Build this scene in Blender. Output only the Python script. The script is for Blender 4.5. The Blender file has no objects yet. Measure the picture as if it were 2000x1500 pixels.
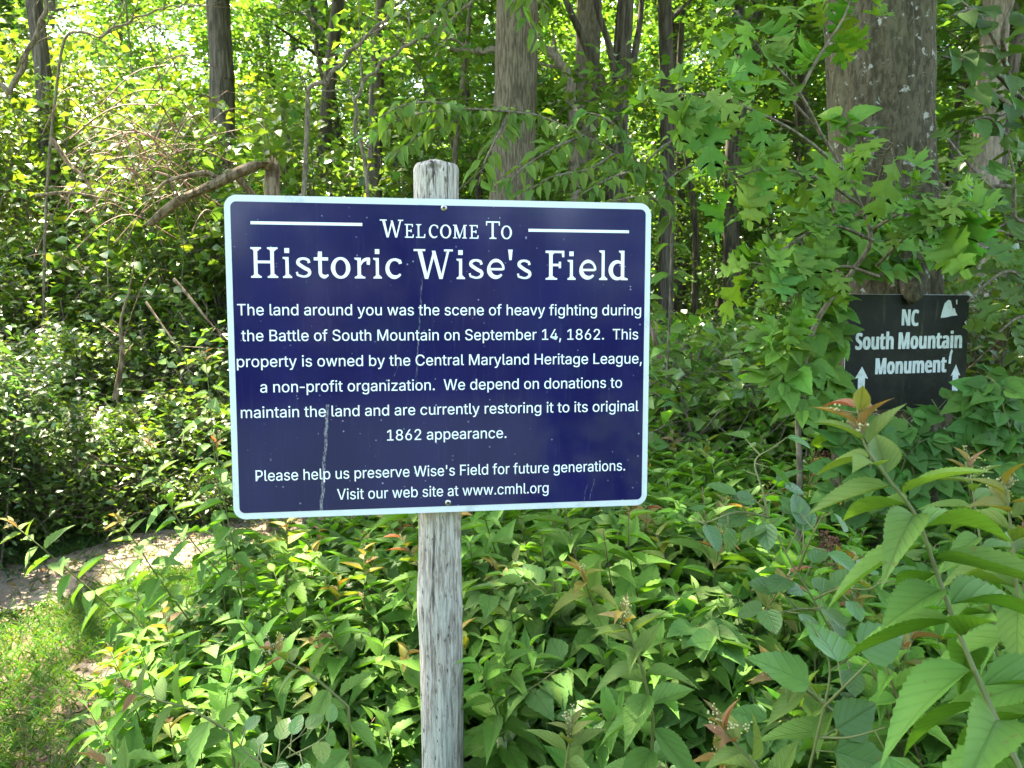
import bpy, math, random, json
import numpy as np
from mathutils import Vector, noise

# ------------------------------------------------------------------ camera, sky, sun, exposure
scene = bpy.context.scene
COL = scene.collection
R = math.radians
CAM_Z, PITCH, FPX = 1.6, R(5.0), 1540.0          # focal length in photo pixels (2000 wide)
cam_data = bpy.data.cameras.new("camera")
cam_data.sensor_width = 36.0
cam_data.lens = 36.0 * FPX / 2000.0
cam_data.clip_start, cam_data.clip_end = 0.02, 600.0
cam_data.dof.use_dof = True
cam_data.dof.focus_distance = 1.72
cam_data.dof.aperture_fstop = 13.0
cam = bpy.data.objects.new("camera", cam_data)
COL.objects.link(cam)
cam.location = (0, 0, CAM_Z)
cam.rotation_euler = (math.pi / 2 - PITCH, 0, 0)
scene.camera = cam

SUN_EL, SUN_AZ = R(63), R(-36)                    # azimuth clockwise from +Y: ahead and to the left
world = bpy.data.worlds.new("World")
scene.world = world
world.use_nodes = True
wn = world.node_tree.nodes
sky = wn.new("ShaderNodeTexSky")
sky.sky_type = 'NISHITA'
sky.sun_disc = False
sky.sun_elevation, sky.sun_rotation = SUN_EL, SUN_AZ
sky.air_density, sky.dust_density, sky.ozone_density = 1.0, 2.2, 0.8
world.node_tree.links.new(sky.outputs[0], wn["Background"].inputs[0])
wn["Background"].inputs[1].default_value = 0.15
sun_data = bpy.data.lights.new("sun", 'SUN')
sun_data.energy, sun_data.angle, sun_data.color = 5.0, R(0.53), (1.0, 0.95, 0.86)
sun = bpy.data.objects.new("sun", sun_data)
COL.objects.link(sun)
sun.rotation_euler = Vector((-math.sin(SUN_AZ) * math.cos(SUN_EL), -math.cos(SUN_AZ) * math.cos(SUN_EL), -math.sin(SUN_EL))).to_track_quat('-Z', 'Y').to_euler()
vs = scene.view_settings
vs.view_transform, vs.look, vs.exposure, vs.gamma = 'Standard', 'None', 3.32, 1.0
vs.use_white_balance, vs.white_balance_temperature = True, 7450   # the camera's own balance for open shade
cy = scene.cycles
cy.max_bounces, cy.diffuse_bounces, cy.glossy_bounces, cy.transmission_bounces = 7, 4, 2, 5
cy.caustics_reflective = cy.caustics_refractive = False
cy.sample_clamp_indirect = 6.0

# ------------------------------------------------------------------ helpers
def at(px, py, d):
    """photo pixel -> world point at ground distance d in front of the camera"""
    u, v = (px - 1000) / FPX, (750 - py) / FPX
    s = d / (math.cos(PITCH) + v * math.sin(PITCH))
    return Vector((s * u, d, CAM_Z + s * (-math.sin(PITCH) + v * math.cos(PITCH))))

def terrain(x, y):
    return 0.05 * noise.noise(Vector((x * .35, y * .35, 3.1))) + 0.02 * noise.noise(Vector((x * 1.7, y * 1.7, 8.2)))

def tag(o, label=None, cat=None, group=None, kind=None):
    if label: o["label"] = label
    if cat: o["category"] = cat
    if group: o["group"] = group
    if kind: o["kind"] = kind
    return o

def empty(name, loc=(0, 0, 0), rot=(0, 0, 0)):
    o = bpy.data.objects.new(name, None)
    o.empty_display_size = 0.1
    COL.objects.link(o)
    o.location, o.rotation_euler = loc, rot
    return o

def norm(a):
    return a / np.maximum(np.linalg.norm(a, axis=-1, keepdims=True), 1e-9)

class MB:
    """collects quads with uv, per-vertex tint and material slot; build() links ONE mesh object"""
    def __init__(s):
        s.v, s.q, s.uv, s.c, s.m, s.n = [], [], [], [], [], 0
    def add(s, V, Q, UV=None, C=(1, 1, 1), slot=0):
        V = np.asarray(V, float).reshape(-1, 3); Q = np.asarray(Q, int).reshape(-1, 4)
        UV = np.zeros((len(V), 2)) if UV is None else np.asarray(UV, float)
        C = np.asarray(C, float)
        if C.ndim == 1: C = np.tile(C, (len(V), 1))
        s.v.append(V); s.q.append(Q + s.n); s.uv.append(UV); s.c.append(C); s.m.append(np.full(len(Q), slot)); s.n += len(V)
    def tube(s, pts, rad, n=6, C=(1, 1, 1), slot=0, cap=True):
        P = np.asarray([tuple(p) for p in pts], float); k = len(P)
        rad = np.asarray(rad, float) * np.ones(k)
        T = norm(np.gradient(P, axis=0))
        ref = np.array([0, 0, 1.]) if abs(T[0][2]) < .8 else np.array([1., 0, 0])
        a = norm(np.cross(T[0], ref)); F = [a]
        for i in range(1, k):
            a = F[-1] - T[i] * np.dot(F[-1], T[i]); F.append(a / max(np.linalg.norm(a), 1e-9))
        F = np.array(F); B = np.cross(T, F)
        th = np.arange(n) / n * 2 * math.pi
        V = P[:, None] + rad[:, None, None] * (np.cos(th)[None, :, None] * F[:, None] + np.sin(th)[None, :, None] * B[:, None])
        L = np.concatenate([[0], np.cumsum(np.linalg.norm(np.diff(P, axis=0), axis=1))])
        UV = np.stack(np.broadcast_arrays((np.arange(n) / n)[None, :], L[:, None]), -1).reshape(-1, 2)
        i, j = np.meshgrid(np.arange(k - 1), np.arange(n), indexing='ij'); j2 = (j + 1) % n
        Q = np.stack([i * n + j, i * n + j2, (i + 1) * n + j2, (i + 1) * n + j], -1).reshape(-1, 4)
        V = V.reshape(-1, 3)
        if cap:                                        # close the far end with a small fan of quads
            V = np.concatenate([V, P[-1:] + T[-1] * rad[-1] * .3]); UV = np.concatenate([UV, [[.5, L[-1]]]])
            e = (k - 1) * n; c = k * n
            Q = np.concatenate([Q, [[e + a, e + (a + 1) % n, e + (a + 2) % n, c] for a in range(0, n, 2)]])
        s.add(V, Q, UV, C, slot)
    def leaves(s, tpl, O, D, N, L, W, C, slot=0):
        tv, tq = tpl
        O = np.asarray(O, float); m = len(O)
        if m == 0: return
        X = norm(np.asarray(D, float)); N = np.asarray(N, float)
        Y = norm(np.cross(N, X)); Z = np.cross(X, Y)
        L = np.asarray(L, float) * np.ones(m); W = np.asarray(W, float) * np.ones(m)
        V = (O[:, None] + (L[:, None] * tv[None, :, 0])[..., None] * X[:, None]
             + (W[:, None] * tv[None, :, 1])[..., None] * Y[:, None] + (L[:, None] * tv[None, :, 2])[..., None] * Z[:, None])
        k = len(tv)
        Q = (tq[None] + (np.arange(m) * k)[:, None, None]).reshape(-1, 4)
        UV = np.tile(np.stack([tv[:, 0], tv[:, 1]], -1), (m, 1))
        C = np.repeat(np.asarray(C, float).reshape(m, 3), k, axis=0)
        s.add(V.reshape(-1, 3), Q, UV, C, slot)
    def blob(s, c, r, C=(1, 1, 1), slot=0):
        c = np.asarray(c, float)
        th = np.arange(6) / 6 * 2 * math.pi
        rows = []
        for ph, rr in ((-1.2, .36), (-.4, .92), (.4, .92), (1.2, .36)):
            rows.append(np.stack([np.cos(th) * rr, np.sin(th) * rr, np.full(6, math.sin(ph))], -1))
        V = c + r * np.concatenate(rows)
        Q = [[i * 6 + j, i * 6 + (j + 1) % 6, (i + 1) * 6 + (j + 1) % 6, (i + 1) * 6 + j] for i in range(3) for j in range(6)]
        Q += [[18, 19, 20, 21], [18, 21, 22, 23], [3, 2, 1, 0], [5, 4, 3, 0]]
        s.add(V, Q, None, C, slot)
    def mesh(s, name, mats, smooth=True):
        me = bpy.data.meshes.new(name)
        V = np.concatenate(s.v); Q = np.concatenate(s.q); UV = np.concatenate(s.uv); C = np.concatenate(s.c)
        me.vertices.add(len(V)); me.vertices.foreach_set("co", V.ravel())
        me.loops.add(Q.size); me.loops.foreach_set("vertex_index", Q.ravel().astype(np.int32))
        me.polygons.add(len(Q)); me.polygons.foreach_set("loop_start", np.arange(0, Q.size, 4, dtype=np.int32))
        me.polygons.foreach_set("loop_total", np.full(len(Q), 4, dtype=np.int32))
        me.polygons.foreach_set("material_index", np.concatenate(s.m).astype(np.int32))
        me.polygons.foreach_set("use_smooth", np.full(len(Q), smooth))
        u = me.uv_layers.new(name="UVMap"); u.data.foreach_set("uv", UV[Q.ravel()].ravel())
        a = me.color_attributes.new("tint", 'FLOAT_COLOR', 'POINT')
        a.data.foreach_set("color", np.concatenate([C, np.ones((len(C), 1))], 1).ravel())
        for m in (mats if isinstance(mats, (list, tuple)) else [mats]): me.materials.append(m)
        me.update(calc_edges=True); me.validate()
        return me
    def build(s, name, mats, parent=None, smooth=True):
        o = bpy.data.objects.new(name, s.mesh(name, mats, smooth)); COL.objects.link(o)
        if parent: o.parent = parent
        return o

def curve_pts(ctrl, k):
    """Catmull-Rom through control points"""
    P = [Vector(p) for p in ctrl]; P = [P[0] * 2 - P[1]] + P + [P[-1] * 2 - P[-2]]
    out = []
    for i in range(1, len(P) - 2):
        for j in range(k):
            t = j / k
            out.append(.5 * ((2 * P[i]) + (P[i + 1] - P[i - 1]) * t + (2 * P[i - 1] - 5 * P[i] + 4 * P[i + 1] - P[i + 2]) * t * t + (3 * P[i] - P[i - 1] - 3 * P[i + 1] + P[i + 2]) * t ** 3))
    out.append(P[-2])
    return out

def copy_thing(o, loc, rz=0.0, sc=1.0, label=None, group=None, tilt=(0, 0)):
    """the first call with a prototype at rest uses it, later calls copy it with its parts and sub-parts"""
    if o.get("_used"):
        r = o.copy(); COL.objects.link(r)
        for ch in o.children:
            c = ch.copy(); COL.objects.link(c); c.parent = r
            for g in ch.children:
                e = g.copy(); COL.objects.link(e); e.parent = c
    else:
        r = o
    o["_used"] = 1
    r.location, r.rotation_euler = loc, (tilt[0], tilt[1], rz)
    r.scale = (sc, sc, sc) if not isinstance(sc, tuple) else sc
    if label: r["label"] = label
    if group: r["group"] = group
    return r

# ------------------------------------------------------------------ materials
class NT:
    def __init__(s, name):
        s.mat = bpy.data.materials.new(name); s.mat.use_nodes = True
        s.t = s.mat.node_tree; s.t.nodes.clear()
        s.out = s.n("ShaderNodeOutputMaterial")
    def n(s, typ, **kw):
        x = s.t.nodes.new(typ)
        for k, v in kw.items(): setattr(x, k, v)
        return x
    def l(s, a, b): s.t.links.new(a, b)
    def val(s, sock, v):
        if isinstance(v, bpy.types.NodeSocket): s.l(v, sock)
        elif v is not None: sock.default_value = v
    def math(s, op, a, b=None, clamp=False):
        x = s.n("ShaderNodeMath", operation=op, use_clamp=clamp); s.val(x.inputs[0], a)
        if b is not None: s.val(x.inputs[1], b)
        return x.outputs[0]
    def mix(s, f, a, b, blend='MIX'):
        x = s.n("ShaderNodeMix", data_type='RGBA', blend_type=blend)
        s.val(x.inputs[0], f)
        s.val(x.inputs[6], a if isinstance(a, bpy.types.NodeSocket) else (*a, 1)); s.val(x.inputs[7], b if isinstance(b, bpy.types.NodeSocket) else (*b, 1))
        return x.outputs[2]
    def coord(s, kind="Object", scale=(1, 1, 1)):
        c = s.n("ShaderNodeTexCoord"); m = s.n("ShaderNodeMapping"); m.inputs["Scale"].default_value = scale
        s.l(c.outputs[kind], m.inputs[0]); return m.outputs[0]
    def noise(s, vec, scale, detail=3, rough=.55, dist=0):
        x = s.n("ShaderNodeTexNoise"); s.l(vec, x.inputs["Vector"])
        x.inputs["Scale"].default_value = scale; x.inputs["Detail"].default_value = detail; x.inputs["Roughness"].default_value = rough; x.inputs["Distortion"].default_value = dist
        return x.outputs[0]
    def voro(s, vec, scale, feature='F1', out="Distance"):
        x = s.n("ShaderNodeTexVoronoi", feature=feature); s.l(vec, x.inputs["Vector"]); x.inputs["Scale"].default_value = scale
        return x.outputs[out]
    def ramp(s, f, a, b):
        x = s.n("ShaderNodeMapRange"); x.interpolation_type = 'SMOOTHSTEP'; s.val(x.inputs[0], f); x.inputs[1].default_value = a; x.inputs[2].default_value = b
        return x.outputs[0]
    def bump(s, h, strength=.5, dist=.01, normal=None):
        x = s.n("ShaderNodeBump"); s.val(x.inputs["Height"], h); x.inputs["Strength"].default_value = strength; x.inputs["Distance"].default_value = dist
        if normal: s.l(normal, x.inputs["Normal"])
        return x.outputs[0]
    def bsdf(s, col, rough=.6, spec=.5, normal=None, metal=0.0, coat=0.0, coat_rough=.1):
        p = s.n("ShaderNodeBsdfPrincipled")
        s.val(p.inputs["Base Color"], col if isinstance(col, bpy.types.NodeSocket) else (*col, 1)); s.val(p.inputs["Roughness"], rough)
        s.val(p.inputs["Specular IOR Level"], spec); p.inputs["Metallic"].default_value = metal
        p.inputs["Coat Weight"].default_value = coat; p.inputs["Coat Roughness"].default_value = coat_rough
        if normal: s.l(normal, p.inputs["Normal"])
        return p.outputs[0]
    def done(s, sh):
        s.l(sh, s.out.inputs[0]); return s.mat

def leaf_mat(name, trans=.35, rough=.42, spec=.5, veins=0, tmul=(1.4, 1.45, .55), vs_=1.0):
    m = NT(name)
    a = m.n("ShaderNodeAttribute", attribute_name="tint").outputs["Color"]
    blot = m.noise(m.coord("Object"), 55 if veins else 9, 2)
    col = m.mix(m.math('MULTIPLY', blot, .55), a, m.mix(1.0, a, (.62, .66, .5), 'MULTIPLY'))
    nrm = None
    if veins:
        sep = m.n("ShaderNodeSeparateXYZ"); uv = m.n("ShaderNodeUVMap", uv_map="UVMap"); m.l(uv.outputs[0], sep.inputs[0])
        ab = m.math('ABSOLUTE', sep.outputs[1])
        ph = m.math('MULTIPLY', m.math('SUBTRACT', sep.outputs[0], m.math('MULTIPLY', ab, .42)), veins * 6.283)
        w = m.math('POWER', m.math('ABSOLUTE', m.math('COSINE', m.math('MULTIPLY', ph, .5))), 14)
        mid = m.ramp(ab, .06, .01)
        vv = m.math('MAXIMUM', m.math('MULTIPLY', w, .5), mid)
        col = m.mix(m.math('MULTIPLY', vv, .22 * vs_), col, m.mix(1.0, a, (1.7, 1.45, 1.9), 'MULTIPLY') if vs_ == 1 else m.mix(1.0, a, (.42, .5, .4), 'MULTIPLY'))
        nrm = m.bump(m.math('MULTIPLY', vv, -1.0), .28 * vs_, .002)
    if veins:                                                        # brown spots and chewed blotches
        spot = m.math('MULTIPLY', m.ramp(m.noise(m.coord("Object"), 75, 2, .5), .68, .73), .7)
        col = m.mix(spot, col, (.11, .075, .025))
    geo = m.n("ShaderNodeNewGeometry")
    col = m.mix(m.math('MULTIPLY', geo.outputs["Backfacing"], .4), col, m.mix(.5, col, (.15, .25, .06)))   # the matt, paler underside of a leaf
    p = m.bsdf(col, rough, spec, nrm)
    t = m.n("ShaderNodeBsdfTranslucent"); m.l(m.mix(1.0, col, tmul, 'MULTIPLY'), t.inputs[0])
    if nrm: m.l(nrm, t.inputs["Normal"])
    x = m.n("ShaderNodeMixShader"); x.inputs[0].default_value = trans; m.l(p, x.inputs[1]); m.l(t.outputs[0], x.inputs[2])
    return m.done(x.outputs[0])

def bark_mat(name, c1, c2, stretch=.12, scale=26, bump=.6, lichen=None, dist=.02):
    m = NT(name)
    v = m.coord("Object", (1, 1, stretch))
    n1 = m.noise(v, scale, 5, .65, .4); n2 = m.noise(m.coord("Object"), 4, 4)
    rid = m.ramp(n1, .38, .62)
    col = m.mix(rid, c1, c2)
    col = m.mix(m.math('MULTIPLY', n2, .7), col, m.mix(1.0, col, (.6, .62, .55), 'MULTIPLY'))
    if lichen:
        sp = m.math('MULTIPLY', m.ramp(m.noise(m.coord("Object"), 30, 4, .6), .6, .68), .65)
        col = m.mix(sp, col, lichen)
        gr = m.math('MULTIPLY', m.ramp(m.noise(m.coord("Object", (1, 1, .4)), 5, 3), .5, .7), .4)
        col = m.mix(gr, col, (.13, .13, .06))
    return m.done(m.bsdf(col, .9, .15, m.bump(n1, bump, dist)))

def plain(name, col, rough=.6, spec=.4, metal=0.0):
    m = NT(name); v = m.coord("Object")
    c = m.mix(m.math('MULTIPLY', m.noise(v, 40, 3), .5), col, tuple(k * .6 for k in col))
    return m.done(m.bsdf(c, rough, spec, metal=metal))

M = {}
M['spiraea'] = leaf_mat("meadowsweet_leaf", .36, .55, .18, veins=7, vs_=1.6)
M['spiraea_far'] = leaf_mat("meadowsweet_leaf_far", .36, .55, .2)
M['glossy'] = leaf_mat("rose_leaf", .3, .36, .4, veins=5, vs_=1.7)
M['oakleaf'] = leaf_mat("oak_leaf", .46, .55, .22, veins=4, vs_=1.4)
M['vineleaf'] = leaf_mat("vine_leaf", .4, .55, .2, veins=4, vs_=1.5)
M['treeleaf'] = leaf_mat("tree_leaf", .42, .36, .65)
M['thicket'] = leaf_mat("thicket_leaf", .36, .3, .75)
M['grass'] = leaf_mat("grass_blade", .35, .5, .3)
M['stem'] = plain("green_stem", (.11, .13, .035), .55)
M['redstem'] = plain("brown_stem", (.16, .085, .05), .7)
M['bud'] = plain("flower_bud", (.34, .33, .15), .8)
M['dry'] = plain("dried_flower", (.10, .05, .03), .9, .1)
M['bark'] = bark_mat("dark_bark", (.055, .045, .036), (.15, .125, .10), .1, 30, .8)
M['maple'] = bark_mat("ridged_grey_bark", (.085, .068, .046), (.23, .19, .135), .11, 70, 1.0)
M['pale'] = bark_mat("pale_bark", (.17, .135, .105), (.30, .25, .20), .3, 40, .6)
M['oak'] = bark_mat("oak_bark", (.05, .041, .023), (.112, .094, .058), .35, 60, .6, (.42, .42, .36))
M['twig'] = bark_mat("twig_bark", (.10, .08, .055), (.24, .20, .145), .3, 60, .4)
M['deadwood'] = bark_mat("dead_wood", (.09, .06, .035), (.28, .21, .14), .25, 30, .7)

# ------------------------------------------------------------------ leaf templates (t along, s across, z)
def strip(n, wf, droop=0.0, fold=.2, teeth=0, wave=0.0):
    V, Q = [], []
    for i in range(n + 1):
        t = i / n
        w = max(wf(t), .015)
        if teeth and 0 < i < n: w *= (1 + teeth * (1 if i % 2 else -1))
        z = -droop * t * t
        V += [(t, -w, z + fold * w * .3 + wave * math.sin(t * 11)), (t, 0, z), (t, w, z + fold * w * .3 + wave * math.sin(t * 9 + 1))]
        if i:
            a, b = 3 * (i - 1), 3 * i
            Q += [(a, a + 1, b + 1, b), (a + 1, a + 2, b + 2, b + 1)]
    return np.array(V, float), np.array(Q, int)

lance = lambda t: math.sin(math.pi * t ** .72) ** 1.05 * (1 - .35 * t) * 1.12
ovate = lambda t: math.sin(math.pi * t ** .62) ** .85 * (1 - .22 * t)
rnd = lambda t: math.sin(math.pi * t ** .8) ** .62
SPIR = [strip(16, lance, d, f, .07, w) for d, f, w in ((.05, .5, .01), (.18, .4, .012), (.32, .35, .01), (.5, .6, .014))]
SPIRF = [strip(4, lance, d, .4) for d in (.08, .2, .35)]
HERO = [strip(34, lance, d, f, .05, .008) for d, f in ((.12, .45), (.25, .35), (.4, .55))]
ROUND = [strip(9, rnd, d, .3, .03, .01) for d in (.05, .2)]
OVATE = [strip(12, ovate, d, .35, .05, .012) for d in (.1, .3)]
SIMPLE = [strip(3, ovate, d, .4) for d in (.05, .25)]
DIA = [(np.array([(0, 0, 0), (.45, -1, .1), (1, 0, -.12), (.45, 1, .1)], float), np.array([(0, 1, 2, 3)]))]

def lobed():
    side = [(0, .015, 0), (.08, .03, .07), (.15, .14, .13), (.21, .46, .17), (.24, .70, .20), (.28, .56, .24), (.34, .62, .28), (.34, .38, .32), (.37, .26, .36), (.42, .30, .40), (.48, .62, .44), (.55, 1.02, .48),
            (.57, .84, .52), (.66, .96, .56), (.64, .72, .59), (.70, .66, .63), (.63, .40, .66), (.65, .26, .69), (.71, .27, .72), (.78, .52, .76), (.88, .74, .80), (.86, .50, .84), (.94, .46, .87), (.86, .26, .90), (.90, .17, .93), (1.0, .16, .96), (1.04, .02, 1.0)]
    V, Q = [], []
    for i, (x, y, mx) in enumerate(side):
        z = -.16 * x * x
        V += [(x, -y, z + .10 * y * y), (mx, 0, -.16 * mx * mx), (x, y, z + .10 * y * y)]
        if i:
            a, b = 3 * (i - 1), 3 * i
            Q += [(a, a + 1, b + 1, b), (a + 1, a + 2, b + 2, b + 1)]
    return np.array(V, float), np.array(Q, int)
OAKL = lobed()
def curled(tpl, a, b):
    v = tpl[0].copy(); v[:, 2] += -a * v[:, 0] ** 2 + b * v[:, 1] ** 2 * .3 + .03 * np.sin(v[:, 0] * 9 + v[:, 1] * 3)
    return v, tpl[1]
OAKS = [curled(OAKL, .05, .5), curled(OAKL, .3, .7), curled(OAKL, .5, -.3)]

def tints(rs, n, base, var=.22, hue=.18):
    b = np.asarray(base, float)
    k = np.exp(rs.normal(0, var, (n, 1))); h = rs.normal(0, hue, (n, 1))
    return np.clip(b * k * np.concatenate([1 + h, np.ones((n, 1)), 1 - h * .6], 1), .004, .9)
# ------------------------------------------------------------------ ground
def sheet(name, mat, xs, ys, zoff, inside=None, kind='structure'):
    X, Y = np.meshgrid(xs, ys, indexing='ij'); nx, ny = X.shape
    Z = np.array([[terrain(x, y) + zoff for y in ys] for x in xs])
    idx = np.arange(nx * ny).reshape(nx, ny)
    Q = np.stack([idx[:-1, :-1], idx[1:, :-1], idx[1:, 1:], idx[:-1, 1:]], -1).reshape(-1, 4)
    V = np.stack([X, Y, Z], -1).reshape(-1, 3)
    if inside is not None:
        keep = np.array([inside(*V[q][:, :2].mean(0)) for q in Q]); Q = Q[keep]
        used = np.unique(Q); remap = -np.ones(len(V), int); remap[used] = np.arange(len(used)); V = V[used]; Q = remap[Q]
    b = MB(); b.add(V, Q)
    return tag(b.build(name, mat), kind=kind)

m = NT("soil"); v = m.coord("Object")
c = m.mix(m.ramp(m.noise(v, 1.3, 5), .4, .6), (.075, .058, .038), (.13, .10, .066))
c = m.mix(m.ramp(m.noise(v, 22, 4, .7), .5, .66), c, (.20, .155, .10))
c = m.mix(m.math('MULTIPLY', m.ramp(m.noise(v, 3.2, 4), .46, .6), .75), c, (.06, .085, .028))
sy = m.n("ShaderNodeSeparateXYZ"); m.l(v, sy.inputs[0])
c = m.mix(m.ramp(sy.outputs[1], .6, -.4), c, m.mix(m.noise(v, 1.2, 4), (.035, .06, .018), (.07, .105, .03)))    # the mown clearing behind the photographer
M['soil'] = m.done(m.bsdf(c, .95, .1, m.bump(m.noise(v, 30, 5, .7), .9, .03)))
m = NT("path_dirt"); v = m.coord("Object")
c = m.mix(m.ramp(m.noise(v, 2.5, 5), .35, .65), (.21, .16, .115), (.33, .27, .205))
c = m.mix(m.ramp(m.noise(v, 40, 4, .75), .52, .68), c, (.13, .095, .065))
c = m.mix(m.ramp(m.noise(v, 70, 3, .7), .62, .7), c, (.42, .36, .28))
M['dirt'] = m.done(m.bsdf(c, .95, .1, m.bump(m.noise(v, 45, 5, .75), .8, .02)))

far = np.concatenate([-np.geomspace(260, 14, 14), np.linspace(-12, 12, 97), np.geomspace(14, 260, 14)])
sheet("ground", M['soil'], far, np.concatenate([-np.geomspace(260, 10, 12), np.linspace(-8, 16, 97), np.geomspace(18, 260, 16)]), 0)
PATH = [(-6.0, 3.3), (-4.2, 3.9), (-3.0, 4.5), (-2.3, 5.4), (-1.5, 6.1), (-.2, 6.6), (1.6, 7.6), (3.2, 10.0)]
def path_d(x, y):
    d = 9
    for (ax, ay), (bx, by) in zip(PATH, PATH[1:]):
        t = max(0, min(1, ((x - ax) * (bx - ax) + (y - ay) * (by - ay)) / ((bx - ax) ** 2 + (by - ay) ** 2)))
        d = min(d, math.hypot(x - ax - t * (bx - ax), y - ay - t * (by - ay)))
    d2 = math.hypot((x + 1.8) / .6, (y - 3.5) / .3) - .12      # a worn bare patch in the grass
    return min(d, max(0, d2) + .1) + .16 * noise.noise(Vector((x * 2.3, y * 2.3, 0))) + .1 * noise.noise(Vector((x * 6, y * 6, 4)))
sheet("dirt_path", M['dirt'], np.arange(-6.5, 3.5, .045), np.arange(2.8, 10.2, .045), .008, lambda x, y: path_d(x, y) < .43)

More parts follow.
